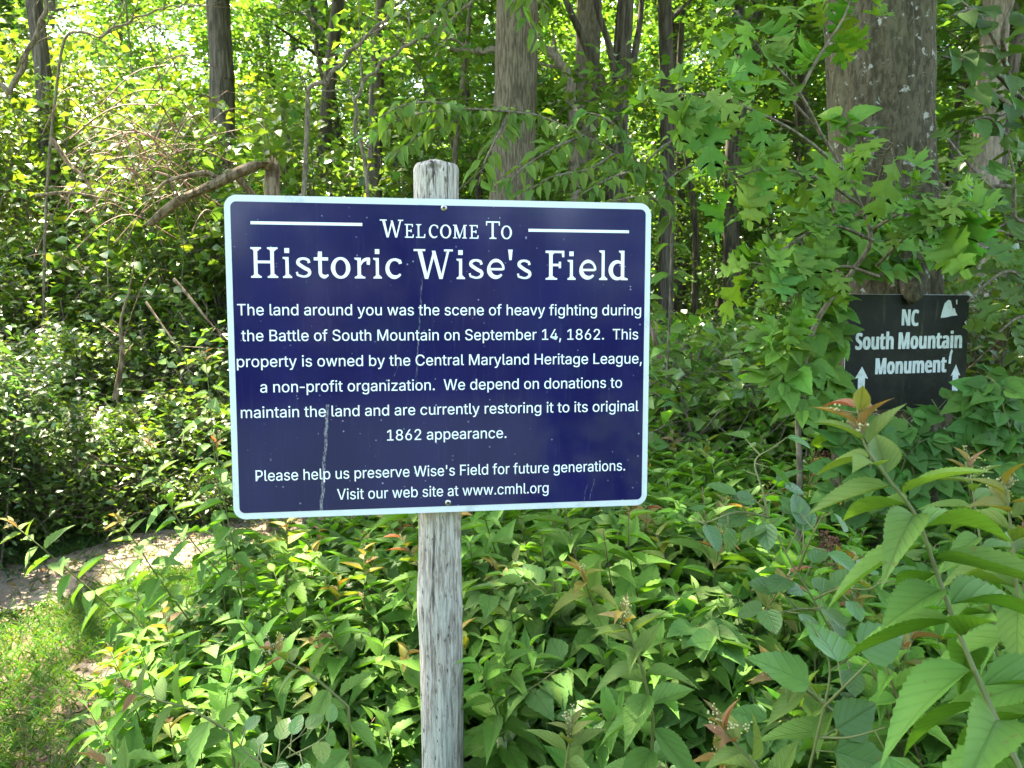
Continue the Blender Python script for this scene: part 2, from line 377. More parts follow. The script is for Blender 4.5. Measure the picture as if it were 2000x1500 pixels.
# ------------------------------------------------------------------ the welcome sign and its post
FONT = json.loads('''{"A":{" ":[188,[]],"'":[206,[[78,318,70,509,136,509,128,318]]],",":[188,[[38,-119,68,71,137,71,84,-119]]],"-":[453,[[337,244,337,188,114,188,114,244]]],".":[188,[[95,-4,83,-3,73,1,63,9,55,18,51,29,50,41,51,53,55,64,63,73,73,81,83,85,95,87,107,85,118,81,128,73,135,64,140,53,141,41,140,29,135,18,128,9,118,1,107,-3]]],"1":[453,[[76,0,76,55,391,55,391,0],[276,509,276,0,212,0,212,448,209,448,86,358,86,427,198,509]]],"2":[453,[[64,0,64,47,234,229,252,248,268,266,282,282,294,298,303,312,311,327,316,341,319,356,320,371,319,389,315,405,308,419,298,431,287,441,273,449,258,455,241,458,224,460,205,458,188,454,172,447,159,438,148,427,139,413,132,398,128,381,127,362,66,362,68,391,75,418,86,442,102,464,121,482,143,496,168,507,196,513,225,516,254,513,281,507,306,497,328,482,346,465,361,445,372,423,379,398,381,372,380,354,377,336,371,318,363,299,351,280,336,259,317,235,294,209,267,180,153,60,153,57,389,57,389,0]]],"4":[453,[[40,105,40,158,247,509,311,509,109,166,109,163,413,163,413,105],[282,0,282,121,282,146,282,318,343,318,343,0]]],"6":[453,[[226,-7,196,-4,168,3,142,15,119,31,100,51,84,74,73,101,66,130,64,162,65,187,71,212,80,239,93,268,112,302,137,340,252,509,322,509,151,261,145,261,151,270,157,279,165,288,174,295,184,302,196,307,208,311,221,313,235,314,265,312,291,305,316,295,337,280,355,262,370,240,380,215,387,187,389,157,387,127,379,98,368,73,352,50,333,30,310,14,284,3,257,-4],[226,48,245,50,263,55,279,63,293,73,304,86,314,101,322,119,326,137,327,157,326,178,322,196,314,213,304,228,293,241,279,251,263,259,245,264,226,265,207,264,190,259,174,252,160,241,148,229,138,214,131,197,126,179,125,158,126,138,131,119,138,102,148,86,160,73,174,63,190,55,207,50]]],"8":[453,[[226,-7,193,-5,163,1,136,11,111,25,91,42,74,62,62,84,54,109,52,135,53,156,58,176,65,195,75,212,87,228,101,241,117,252,134,260,153,265,153,267,129,276,109,289,93,308,80,330,73,354,70,380,73,405,79,429,90,450,106,469,124,485,146,498,170,508,197,514,226,516,255,514,282,508,306,498,328,485,346,469,361,450,373,429,379,405,382,380,379,354,372,330,359,308,343,289,323,276,300,267,300,265,319,260,335,252,351,241,365,228,377,212,387,195,395,176,399,156,401,135,398,109,391,84,378,62,362,42,341,25,317,11,289,1,259,-5],[226,49,248,50,267,54,285,60,300,69,313,79,323,91,331,106,335,121,337,139,335,157,330,173,322,189,312,202,298,213,283,223,265,230,247,234,226,235,206,234,187,230,169,223,154,213,140,202,130,189,122,173,117,157,115,139,117,121,121,106,129,91,139,79,152,69,167,60,185,54,205,50],[226,290,244,291,260,294,274,300,287,308,298,318,307,330,314,344,318,359,319,376,318,392,314,407,308,420,299,432,288,442,275,449,260,455,244,459,226,460,208,459,192,455,177,449,164,442,153,432,145,420,138,407,134,392,133,376,134,359,138,344,145,330,154,318,165,308,178,300,193,294,209,291]]],"B":[456,[[60,0,60,509,241,509,274,507,304,501,329,491,350,477,367,461,381,442,390,421,396,398,398,374,397,353,393,336,387,320,378,307,368,295,356,286,343,278,329,272,315,267,315,262,331,260,347,254,363,245,378,234,391,220,402,203,411,184,416,161,418,136,416,111,410,88,400,67,386,48,368,31,344,18,317,8,284,2,247,0],[125,57,245,57,281,60,309,67,330,80,344,96,353,115,355,137,354,153,350,169,342,184,333,197,320,209,306,218,289,225,269,229,248,231,125,231],[125,285,238,285,256,287,273,290,288,296,302,304,314,314,323,326,330,340,335,355,336,372,333,393,326,412,313,429,294,442,270,449,240,452,125,452]]],"C":[510,[[267,-7,225,-3,186,7,150,25,119,49,92,79,70,115,53,157,44,203,40,254,44,305,53,352,70,393,92,429,119,459,150,484,186,501,225,512,267,516,293,514,317,511,340,504,362,496,383,485,402,471,419,456,435,438,448,418,459,397,467,373,473,348,408,348,404,365,397,380,389,395,380,407,369,418,357,428,344,437,330,444,315,449,300,453,284,455,267,456,237,453,209,445,184,432,161,414,141,391,125,364,113,332,106,295,103,254,106,213,113,177,125,145,141,117,161,94,184,76,210,63,237,56,267,53,284,54,300,56,315,60,330,65,344,72,357,81,369,90,380,102,389,114,397,128,404,144,408,160,473,160,467,135,459,112,448,91,435,71,420,53,402,38,383,24,363,13,341,5,317,-2,293,-6]]],"F":[410,[[60,0,60,509,369,509,369,452,125,452,125,278,346,278,346,221,125,221,125,0]]],"H":[517,[[60,0,60,509,125,509,125,289,392,289,392,509,457,509,457,0,392,0,392,232,125,232,125,0]]],"L":[393,[[60,0,60,509,125,509,125,57,361,57,361,0]]],"M":[628,[[60,0,60,509,152,509,277,187,280,179,284,170,287,159,291,147,295,135,299,123,303,110,307,97,311,84,315,71,319,60,322,49,307,49,311,59,314,71,318,83,322,95,326,108,330,121,334,134,338,146,342,158,346,169,349,179,352,187,476,509,568,509,568,0,504,0,504,291,504,302,504,314,504,327,505,340,505,354,505,369,506,413,506,428,507,443,507,457,513,457,508,441,503,425,498,409,492,393,487,378,482,363,477,348,472,335,467,322,463,310,459,300,456,291,342,0,286,0,170,291,167,300,163,310,159,321,155,333,150,347,145,361,140,376,134,392,129,408,124,424,118,441,112,457,119,457,119,444,120,430,120,416,120,401,121,386,121,372,122,328,122,315,122,302,122,291,122,0]]],"P":[445,[[60,0,60,509,235,509,272,506,305,499,332,487,356,471,375,452,390,430,400,404,407,377,409,348,407,318,400,291,390,265,375,243,356,223,332,207,305,195,272,188,235,186,109,186,109,242,233,242,257,244,279,248,297,256,312,266,324,279,333,294,339,310,343,328,344,348,343,367,339,385,333,402,324,416,312,428,297,439,279,446,257,451,232,452,125,452,125,0]]],"S":[447,[[224,-9,188,-7,156,-1,128,9,102,23,81,40,64,60,51,83,42,109,38,137,104,137,108,118,114,102,123,88,136,76,150,66,166,59,185,53,204,50,224,49,246,50,267,54,286,60,303,69,317,79,329,92,338,106,344,122,346,139,344,154,340,168,332,179,322,189,310,197,296,205,280,211,263,217,245,222,184,239,145,253,112,269,86,289,67,313,56,341,52,372,54,400,62,425,75,448,92,468,113,484,138,498,165,508,195,514,227,516,259,514,289,508,316,498,340,484,360,468,377,449,390,427,398,403,401,378,337,378,332,402,320,421,302,437,280,449,254,456,225,459,204,457,185,454,167,448,152,440,139,430,129,418,121,405,117,391,115,376,117,359,122,345,131,334,142,324,155,315,169,308,184,302,198,297,212,293,264,279,279,275,295,270,312,264,328,256,344,248,359,238,372,226,384,213,395,198,402,180,407,161,408,139,406,112,399,87,386,64,370,43,349,25,323,11,294,0,261,-7]]],"T":[449,[[32,452,32,509,417,509,417,452,257,452,257,0,193,0,193,452]]],"V":[480,[[204,0,16,509,84,509,192,206,199,187,207,164,215,137,225,106,236,71,248,31,235,31,247,71,257,107,267,138,276,165,283,187,290,206,395,509,463,509,278,0]]],"W":[686,[[155,0,16,509,82,509,163,196,167,179,172,162,175,145,179,128,183,111,187,94,190,76,194,58,197,40,189,40,193,58,196,76,200,94,203,111,207,128,211,145,215,162,220,179,224,196,306,509,380,509,462,196,466,179,470,162,474,145,478,128,482,111,486,94,490,76,494,58,497,40,488,40,492,58,495,76,499,94,503,111,506,128,510,145,515,162,519,179,523,196,603,509,670,509,530,0,455,0,368,323,362,345,357,368,351,391,346,417,341,445,336,475,350,475,345,446,340,420,335,395,330,371,324,347,318,323,230,0]]],"a":[389,[[160,-9,137,-7,115,-3,94,5,76,15,60,29,48,45,38,63,32,84,30,108,32,128,36,146,43,161,53,174,64,184,78,193,92,200,108,206,125,211,143,214,161,217,178,220,200,223,218,225,234,227,247,229,257,231,265,235,271,240,274,246,276,255,276,257,275,272,272,285,267,297,260,307,251,315,240,322,227,327,212,330,196,331,178,330,163,327,149,322,137,316,127,309,118,301,110,292,104,283,100,274,41,291,51,313,64,331,79,346,95,358,114,368,133,375,153,380,173,383,194,384,208,384,223,382,239,379,255,375,271,369,286,360,300,350,312,336,322,320,330,301,335,278,337,251,337,0,277,0,277,52,272,52,267,43,260,34,252,25,242,16,229,8,215,1,199,-4,181,-7],[170,45,192,47,211,51,228,59,242,68,254,80,263,93,270,108,274,122,276,138,276,190,272,187,267,184,259,182,251,180,241,178,231,176,221,174,210,173,200,171,191,170,182,169,175,168,161,166,147,163,134,159,122,153,112,147,103,139,97,130,93,118,92,105,93,93,96,82,102,72,109,64,119,57,130,52,142,48,156,46]]],"b":[424,[[229,-8,208,-7,189,-3,172,4,159,12,147,21,138,31,130,41,123,50,118,59,112,59,112,0,53,0,53,509,114,509,114,319,118,319,123,327,130,336,137,346,147,355,158,364,171,373,188,379,207,383,229,384,259,382,287,374,313,361,335,342,354,320,370,293,381,261,388,227,390,189,388,151,381,116,370,84,355,57,336,34,313,16,288,3,260,-6],[220,47,242,49,262,55,279,66,294,80,306,97,316,117,323,139,327,163,328,189,327,215,323,239,316,261,307,281,295,298,280,311,262,322,243,328,220,330,198,328,178,322,161,312,147,299,134,282,125,263,118,241,114,216,113,189,114,162,118,138,125,115,135,95,147,78,162,65,179,55,198,49]]],"c":[396,[[207,-8,174,-5,144,3,117,16,93,35,72,58,56,85,44,116,37,150,34,187,37,225,44,260,56,291,72,318,93,341,117,360,144,374,174,382,207,384,226,384,243,381,260,377,276,371,291,364,305,356,318,346,330,335,340,322,349,308,356,293,362,277,303,262,300,272,295,281,290,289,284,297,278,304,270,311,261,316,252,321,242,325,231,328,220,329,207,330,184,328,163,321,145,310,130,296,118,278,108,258,102,236,98,212,96,187,98,163,102,139,108,117,118,97,130,80,145,66,163,55,184,49,207,46,220,47,232,49,243,52,253,55,262,60,271,66,279,73,285,80,292,89,297,98,301,107,304,117,363,102,357,86,350,70,341,56,331,43,319,32,306,21,292,12,277,5,261,-1,244,-5,226,-7]]],"d":[424,[[195,-8,165,-6,137,3,111,16,89,34,70,57,55,84,43,116,36,151,34,189,36,227,43,261,55,293,70,320,89,342,112,361,137,374,165,382,196,384,218,383,237,379,253,373,267,364,278,355,287,346,295,336,301,327,306,319,311,319,311,509,372,509,372,0,313,0,313,59,307,59,301,50,295,41,287,31,277,21,266,12,252,4,236,-3,217,-7],[205,47,226,49,246,55,263,65,278,78,290,95,299,115,306,138,310,162,312,189,310,216,306,241,300,263,290,282,278,299,263,312,246,322,227,328,205,330,182,328,162,322,145,311,130,298,118,281,108,261,102,239,98,215,96,189,98,163,102,139,109,117,118,97,130,80,145,66,162,55,182,49]]],"e":[404,[[212,-8,177,-5,145,3,117,16,92,35,72,58,56,85,44,116,37,150,34,187,36,224,44,258,55,290,71,317,91,340,115,359,142,373,172,382,205,384,226,383,246,380,266,374,285,366,303,355,319,341,334,324,347,305,357,282,365,256,370,227,371,194,371,169,75,169,75,221,338,221,310,202,308,226,304,248,298,269,288,286,277,301,263,314,246,323,227,328,205,330,183,328,164,323,146,313,131,301,119,286,109,270,102,251,97,231,96,211,96,178,98,151,102,127,110,106,121,88,135,73,151,61,169,53,190,48,212,46,227,47,241,49,254,53,265,58,276,65,285,73,294,82,300,93,306,105,365,91,358,72,348,55,335,39,320,26,302,14,283,4,261,-3,237,-7]]],"f":[254,[[228,379,228,327,6,327,6,379],[81,0,81,432,82,452,87,470,96,486,107,499,120,510,135,519,152,525,169,529,187,530,201,530,212,529,222,527,231,525,238,523,243,521,227,468,224,470,220,471,215,472,209,473,202,474,195,474,178,472,164,468,154,460,147,449,143,435,142,419,142,0]]],"g":[425,[[207,-151,180,-149,156,-146,134,-140,114,-132,97,-122,82,-110,70,-97,59,-84,51,-69,101,-41,107,-49,114,-57,122,-66,131,-74,142,-82,154,-88,169,-93,187,-96,207,-97,236,-95,261,-87,282,-75,298,-58,308,-34,311,-6,311,68,306,68,301,60,294,51,287,41,277,32,266,23,252,16,236,10,217,6,195,5,165,7,138,14,113,27,90,43,71,65,55,90,43,120,36,154,34,191,36,229,43,263,55,293,71,320,90,342,112,361,138,374,166,382,196,384,218,383,237,379,253,373,267,365,279,356,288,346,296,336,302,327,308,319,313,319,313,379,372,379,372,-9,370,-40,363,-67,350,-90,334,-109,314,-124,291,-136,265,-144,237,-149],[205,59,227,61,246,66,264,75,278,87,290,103,300,121,307,142,311,166,312,193,311,219,307,242,300,264,291,283,279,299,264,312,247,322,227,328,205,330,182,328,163,322,145,312,130,298,118,282,109,262,102,241,98,218,96,193,98,167,102,144,109,123,118,104,131,88,145,76,163,66,183,61]]],"h":[410,[[114,227,114,0,53,0,53,509,114,509,114,287,102,287,116,319,132,344,152,362,175,374,200,382,227,384,252,383,275,377,295,369,313,356,328,340,341,321,350,298,355,271,357,240,357,0,296,0,296,235,293,263,286,286,273,304,256,318,235,326,210,329,192,328,176,324,161,317,147,308,136,297,126,283,119,266,115,248]]],"i":[167,[[53,0,53,379,114,379,114,0],[84,443,73,444,63,448,54,455,47,463,43,472,41,483,43,494,47,504,54,512,63,518,73,522,84,524,95,522,105,518,114,512,121,504,125,494,126,483,125,472,121,463,114,455,105,448,95,444]]],"l":[189,[[139,-2,112,0,91,8,74,20,62,37,55,59,53,84,53,509,114,509,114,99,114,83,117,71,120,62,126,57,135,53,146,52,152,52,157,52,160,53,164,53,167,54,170,54,181,3,175,1,169,0,162,-1,154,-2,147,-2]]],"m":[610,[[53,0,53,379,112,379,112,295,108,295,114,314,122,331,132,346,144,358,158,368,172,376,187,382,203,385,219,386,245,383,268,375,287,361,303,342,314,320,321,295,312,295,318,312,326,329,337,343,350,356,364,366,381,375,398,381,417,385,437,386,458,385,478,380,497,372,514,361,529,346,541,328,550,307,555,283,557,255,557,0,496,0,496,254,493,279,485,298,473,313,456,323,438,329,419,330,402,329,387,326,374,320,363,312,353,302,345,290,340,277,336,263,335,247,335,0,274,0,274,260,272,280,265,297,253,311,238,322,220,328,199,330,185,329,171,326,158,320,145,312,135,302,126,289,119,274,115,257,114,238,114,0]]],"n":[410,[[114,227,114,0,53,0,53,379,112,379,112,287,102,287,116,319,132,344,152,362,175,374,200,382,227,384,252,383,275,377,295,369,313,356,328,340,341,321,350,298,355,271,357,240,357,0,296,0,296,235,293,263,286,286,273,304,256,318,235,326,210,329,192,328,176,324,161,317,147,308,136,297,126,283,119,266,115,248]]],"o":[415,[[207,-8,174,-5,144,3,117,16,93,35,72,58,56,85,44,116,37,150,34,187,37,225,44,260,56,291,72,318,93,341,117,360,144,374,174,382,207,384,241,382,271,374,299,360,323,341,343,318,359,291,371,260,379,225,381,187,379,150,371,116,359,85,343,58,323,35,299,16,271,3,241,-5],[207,46,231,49,252,55,270,66,285,80,298,97,307,117,314,139,318,163,319,187,318,212,314,236,307,258,298,278,285,296,270,310,252,321,231,328,207,330,184,328,163,321,145,310,130,296,118,278,108,258,102,236,98,212,96,187,98,163,102,139,108,117,118,97,130,80,145,66,163,55,184,49]]],"p":[424,[[53,-143,53,379,112,379,112,319,118,319,123,327,130,336,137,346,147,355,158,364,171,373,188,379,207,383,229,384,259,382,287,374,313,361,335,342,354,320,370,293,381,261,388,227,390,189,388,151,381,116,370,84,355,57,336,34,313,16,288,3,260,-6,229,-8,208,-7,189,-3,173,4,159,12,147,21,138,31,130,41,124,50,118,59,114,59,114,-143],[220,47,242,49,262,55,279,66,294,80,306,97,316,117,323,139,327,163,328,189,327,215,323,239,316,261,307,281,295,298,280,311,262,322,243,328,220,330,198,328,178,322,161,312,147,299,134,282,125,263,118,241,114,216,113,189,114,162,118,138,125,115,135,95,147,78,162,65,179,55,198,49]]],"r":[259,[[53,0,53,379,112,379,112,321,115,321,124,339,137,354,152,367,171,377,191,383,213,385,218,385,223,385,229,384,235,384,240,384,243,384,243,322,241,323,236,324,230,324,223,325,215,326,207,326,190,324,174,321,159,315,146,306,135,296,126,284,119,269,115,254,114,237,114,0]]],"s":[365,[[182,-8,157,-7,133,-3,112,3,93,12,76,24,62,38,50,54,41,73,36,94,94,107,101,87,111,72,124,60,141,52,160,47,181,45,206,47,227,53,244,62,258,74,265,88,268,103,266,115,262,126,254,136,243,144,229,150,212,155,149,170,118,180,92,192,72,208,58,227,50,249,47,274,49,295,55,314,65,332,79,347,95,360,115,370,137,378,161,383,187,384,212,383,234,379,254,372,271,363,286,352,299,339,309,324,318,308,324,290,268,277,262,291,254,304,243,316,228,325,210,331,187,333,166,331,147,326,131,317,119,305,111,292,109,277,110,264,115,253,124,243,136,235,152,229,172,223,229,209,261,200,287,187,306,171,320,153,328,131,331,107,329,85,323,65,312,47,298,31,281,18,260,6,236,-2,210,-7]]],"t":[227,[[204,379,204,327,6,327,6,379],[65,471,126,471,126,98,127,83,130,70,136,61,144,55,156,51,170,50,175,50,180,50,185,51,191,52,197,53,202,54,213,2,207,0,200,-2,192,-3,184,-3,176,-4,168,-4,138,-1,113,7,92,21,77,41,68,64,65,93]]],"u":[410,[[182,-5,158,-3,135,2,115,11,97,23,82,39,69,59,60,82,54,109,53,139,53,379,114,379,114,144,116,117,124,94,137,75,154,61,175,53,200,50,218,51,234,55,249,62,263,71,274,83,283,97,290,113,295,132,296,153,296,379,357,379,357,0,298,0,298,92,307,92,294,60,277,35,257,17,234,5,209,-3]]],"v":[389,[[163,0,17,379,84,379,165,155,173,132,180,110,187,87,193,64,199,42,206,21,184,21,191,42,197,64,203,87,209,110,216,132,224,155,305,379,371,379,226,0]]],"w":[567,[[138,0,23,379,87,379,133,214,140,190,147,164,154,137,161,107,168,75,175,41,165,41,172,74,179,105,186,135,192,163,199,189,206,214,252,379,316,379,362,214,368,189,375,163,382,136,388,106,395,75,402,41,391,41,399,75,406,106,413,135,420,163,427,189,434,214,480,379,545,379,429,0,368,0,319,172,314,189,309,207,305,225,300,243,295,262,291,280,286,299,281,318,277,338,291,338,286,319,281,299,277,280,272,262,267,243,263,225,258,207,253,189,248,172,199,0]]],"y":[389,[[47,-139,61,-86,71,-87,83,-89,94,-90,104,-89,113,-86,122,-81,130,-74,138,-64,145,-51,151,-36,163,-1,17,379,84,379,165,155,173,132,180,109,187,87,193,64,199,42,206,21,184,21,190,42,196,64,202,87,209,110,216,132,224,155,305,379,371,379,204,-58,196,-77,187,-93,177,-107,165,-119,153,-128,139,-136,125,-141,109,-144,91,-145,82,-145,73,-144,65,-143,57,-142,52,-140]]],"z":[380,[[42,0,42,46,254,320,254,323,48,323,48,379,333,379,333,331,126,60,126,56,339,56,339,0]]]},"B":{" ":[175,[]],"C":[428,[[255,-7,208,-3,168,7,133,24,103,47,80,76,62,110,49,149,41,192,39,239,42,286,51,328,65,367,85,402,111,431,141,455,177,472,218,483,264,486,288,485,312,482,335,477,359,470,382,462,404,453,371,370,353,378,335,386,317,392,299,397,282,401,264,402,228,397,198,382,175,358,157,325,147,285,144,238,147,191,156,152,172,120,195,97,226,83,264,78,284,79,303,81,323,85,343,90,364,96,386,103,386,18,365,10,344,4,324,-1,302,-4,279,-6]]],"M":[633,[[60,0,60,480,199,480,312,113,314,113,435,480,573,480,573,0,478,0,478,227,478,243,479,260,479,279,480,299,481,317,481,335,482,352,482,365,483,375,480,375,357,0,263,0,148,376,145,376,146,366,147,352,148,336,149,317,149,298,150,278,151,259,151,240,151,223,151,0]]],"N":[546,[[60,0,60,480,189,480,397,120,399,120,398,143,397,165,396,187,395,209,394,231,394,253,394,480,486,480,486,0,357,0,148,363,145,363,147,340,148,317,149,294,150,271,151,248,151,226,151,0]]],"S":[370,[[167,-7,118,-4,73,6,31,22,31,117,54,107,78,98,102,90,126,83,150,79,175,77,197,79,215,84,228,92,237,102,242,114,244,128,241,145,232,160,217,172,198,183,176,195,150,207,139,212,127,218,114,225,101,233,89,243,77,253,66,265,56,279,48,293,41,310,38,329,36,350,41,390,56,423,80,450,113,470,152,482,199,486,223,485,247,482,270,478,293,471,317,463,341,453,308,373,287,382,267,389,249,394,232,398,214,401,195,402,178,400,163,396,151,388,143,378,137,367,136,353,138,337,146,324,158,313,176,302,199,290,226,277,250,265,271,253,289,241,305,227,318,212,329,196,337,178,342,157,343,133,338,93,323,59,297,31,262,10,219,-2]]],"a":[406,[[142,-7,111,-4,84,6,60,22,43,44,32,73,28,109,33,145,46,174,69,196,101,212,142,222,192,226,256,228,256,244,254,262,249,276,241,287,229,294,215,299,199,300,181,299,164,297,146,292,129,287,112,281,95,273,62,341,83,351,105,359,128,365,152,370,177,373,203,374,248,371,286,360,316,342,338,317,351,285,355,244,355,0,285,0,266,50,263,50,247,32,231,17,214,7,194,-1,170,-5],[179,66,200,69,218,75,234,86,246,100,253,118,256,140,256,170,217,169,188,166,166,160,150,151,139,139,133,125,131,109,132,95,137,84,144,76,154,71,166,68]]],"e":[397,[[218,-7,183,-4,151,2,121,14,95,30,73,50,54,76,41,106,33,141,30,181,33,221,40,257,52,288,69,314,89,335,113,352,140,364,170,371,203,373,251,369,291,354,324,330,348,297,363,256,368,207,368,158,132,158,135,132,143,110,157,92,175,79,197,71,223,68,246,69,267,71,287,75,307,80,327,88,347,97,347,19,329,11,310,5,290,0,269,-4,245,-6],[134,225,274,225,272,246,266,265,257,280,243,293,226,300,204,302,186,300,170,294,156,283,145,269,138,249]]],"h":[441,[[52,0,52,510,152,510,152,406,152,389,152,371,151,355,150,340,149,328,148,320,153,320,166,337,181,350,198,361,217,368,238,372,259,373,296,370,328,359,355,342,375,316,387,282,391,239,391,0,291,0,291,214,284,258,265,285,232,293,205,290,184,280,170,262,160,238,154,209,152,173,152,0]]],"i":[205,[[103,412,88,414,75,417,64,423,55,432,50,445,48,461,50,478,55,491,64,500,75,506,88,509,103,510,117,509,130,506,141,500,150,491,155,478,157,461,155,445,150,432,141,423,130,417,117,414],[52,0,52,367,152,367,152,0]]],"m":[660,[[52,0,52,367,129,367,142,320,148,320,160,337,176,350,194,361,213,368,234,372,255,373,280,372,303,368,323,360,340,350,355,336,366,320,375,320,387,337,403,350,421,361,442,368,462,372,483,373,521,370,553,359,577,342,595,316,606,282,609,239,609,0,509,0,509,214,503,258,485,285,454,293,430,290,411,281,398,265,388,244,383,217,381,184,381,0,281,0,281,214,275,258,256,285,226,293,201,290,182,280,168,262,159,238,154,209,152,173,152,0]]],"n":[441,[[52,0,52,367,129,367,142,320,148,320,161,337,177,350,196,361,217,368,238,372,261,373,297,370,329,359,355,342,375,316,387,282,391,239,391,0,291,0,291,214,289,238,285,258,277,274,265,285,250,291,232,293,204,290,184,280,169,262,160,238,154,209,152,173,152,0]]],"o":[416,[[207,-7,174,-4,144,3,116,15,91,32,70,54,53,80,40,111,33,145,30,184,36,240,51,287,78,324,114,352,157,368,209,373,242,371,272,364,300,351,325,334,346,313,363,287,375,257,383,223,385,184,380,128,364,81,337,43,302,15,258,-1],[208,74,232,77,251,86,266,102,276,123,281,151,283,184,281,217,276,244,266,266,251,281,232,290,208,293,184,290,164,281,150,266,140,244,134,217,132,184,134,151,140,123,150,102,164,86,184,77]]],"t":[291,[[178,-7,157,-6,137,-2,119,4,103,13,90,25,78,41,70,61,65,86,63,115,63,291,15,291,15,334,71,367,99,445,163,445,163,367,266,367,266,291,163,291,163,115,165,102,169,92,175,84,184,78,195,74,207,73,218,74,229,75,239,77,249,79,260,82,270,85,270,10,258,6,245,2,230,-2,214,-4,196,-6]]],"u":[441,[[181,-7,144,-3,112,7,86,25,66,51,54,85,50,128,50,367,150,367,150,152,152,129,157,109,165,93,176,82,191,75,210,73,237,77,258,87,272,104,281,128,287,158,289,194,289,367,389,367,389,0,312,0,299,47,293,47,280,30,264,16,245,6,225,-1,203,-5]]]}}''')
FONT['A']['-'] = [300, [[v - (76 if i % 2 == 0 else 0) for i, v in enumerate(FONT['A']['-'][1][0])]]]

def fill_mesh(name, contours, mat, z=0.0, thick=0.0):
    """contours: list of [(x, y)...] loops, even-odd filled, as a flat mesh in its local XY plane"""
    cu = bpy.data.curves.new(name, 'CURVE'); cu.dimensions = '2D'; cu.fill_mode = 'BOTH'; cu.extrude = thick
    for c in contours:
        sp = cu.splines.new('POLY'); sp.points.add(len(c) - 1); sp.use_cyclic_u = True
        for p, (x, y) in zip(sp.points, c): p.co = (x, y, z, 1)
    o = bpy.data.objects.new(name, cu); COL.objects.link(o)
    me = bpy.data.meshes.new_from_object(o.evaluated_get(bpy.context.evaluated_depsgraph_get()))
    bpy.data.objects.remove(o); bpy.data.curves.remove(cu)
    me.name = name; me.materials.clear(); me.materials.append(mat)
    return me

def text_contours(s, font):
    x, out = 0, []
    for ch in s:
        adv, cs = FONT[font][ch]
        for c in cs: out.append([(c[i] + x, c[i + 1]) for i in range(0, len(c), 2)])
        x += adv
    return out

def fit(contours, x0, x1, y0, cap, capunits, slope=0.0):
    xs = [p[0] for c in contours for p in c]; a, b = min(xs), max(xs)
    return [[(x0 + (x - a) / (b - a) * (x1 - x0), y0 + y * cap / capunits + slope * (x - a) / (b - a)) for x, y in c] for c in contours]

def join_meshes(name, meshes, mat, parent):
    V, F = [], []
    for me in meshes:
        k = len(V); V += [tuple(v.co) for v in me.vertices]; F += [[i + k for i in p.vertices] for p in me.polygons]
        bpy.data.meshes.remove(me)
    me = bpy.data.meshes.new(name); me.from_pydata(V, [], F); me.materials.append(mat); me.update()
    o = bpy.data.objects.new(name, me); COL.objects.link(o); o.parent = parent
    return o

# slab-serif letters drawn as strokes; one unit = the height of a capital
def arc(cx, cy, rx, ry, a0, a1, n=22):
    return [(cx + rx * math.cos(R(a0 + (a1 - a0) * i / n)), cy + ry * math.sin(R(a0 + (a1 - a0) * i / n))) for i in range(n + 1)]
def band(path, w0, w1=None):
    """a stroke of varying width along a path: widths interpolate through the list w0"""
    k = len(path); w = w0 if isinstance(w0, list) else [w0, w1 or w0]
    L, Rr = [], []
    for i, (x, y) in enumerate(path):
        a, b = path[max(0, i - 1)], path[min(k - 1, i + 1)]
        dx, dy = b[0] - a[0], b[1] - a[1]; h = math.hypot(dx, dy) or 1
        f = i / (k - 1) * (len(w) - 1); j = min(int(f), len(w) - 2); ww = w[j] + (w[j + 1] - w[j]) * (f - j)
        L.append((x - dy / h * ww / 2, y + dx / h * ww / 2)); Rr.append((x + dy / h * ww / 2, y - dx / h * ww / 2))
    return ('band', L, Rr)
def box(x0, y0, x1, y1): return [(x0, y0), (x1, y0), (x1, y1), (x0, y1)]
def slab(x0, x1, y, sx0, sx1, up):
    """bracketed serif from x0..x1 at height y under (or over) a stem sx0..sx1"""
    d = 1 if up else -1
    return [(x0, y), (x1, y), (x1, y + d * .05), (sx1 + .03, y + d * .075), (sx1, y + d * .12), (sx0, y + d * .12), (sx0 - .03, y + d * .075), (x0, y + d * .05)]
S = .122
def vstem(x, y0, y1, w=S): return box(x, y0, x + w, y1)
def g_H(): return [vstem(.10, .0, 1), vstem(.65, .0, 1), box(.2, .475, .7, .565), slab(0, .35, 0, .1, .255, 1), slab(0, .35, 1, .1, .255, 0), slab(.55, .9, 0, .65, .805, 1), slab(.55, .9, 1, .65, .805, 0)]
def g_i(): return [vstem(.1, 0, .69), slab(0, .34, 0, .1, .255, 1), [(.0, .69), (.2, .69), (.2, .6), (.1, .6), (0, .64)], box(.07, .82, .25, .98)]
def g_l(): return [vstem(.1, 0, 1.03), slab(0, .34, 0, .1, .255, 1), [(.0, 1.03), (.2, 1.03), (.2, .93), (.1, .93), (0, .98)]]
def g_s(): return [band([(.48, .50), (.45, .595)] + arc(.27, .52, .20, .125, 60, 200, 12) + [(.16, .42), (.33, .32)] + arc(.28, .185, .215, .135, 40, -120, 14) + [(.06, .10), (.03, .2)], [.10, .075, .11, .122, .122, .10, .065, .08])]
def g_t(): return [band([(.245, .88), (.245, .2)] + arc(.40, .2, .155, .15, 180, 300, 10) + [(.54, .11)], [.13, S, S, .13, .06]), box(.02, .585, .54, .69), [(.18, .88), (.32, .88), (.32, .6), (.15, .6)]]
def g_o(w=.66, h=.70, t=.15): return [band(arc(w / 2, h / 2 - .005, w / 2 - t / 2, h / 2 - .035, 0, 360, 40), [t, .085, t, .085, t])]
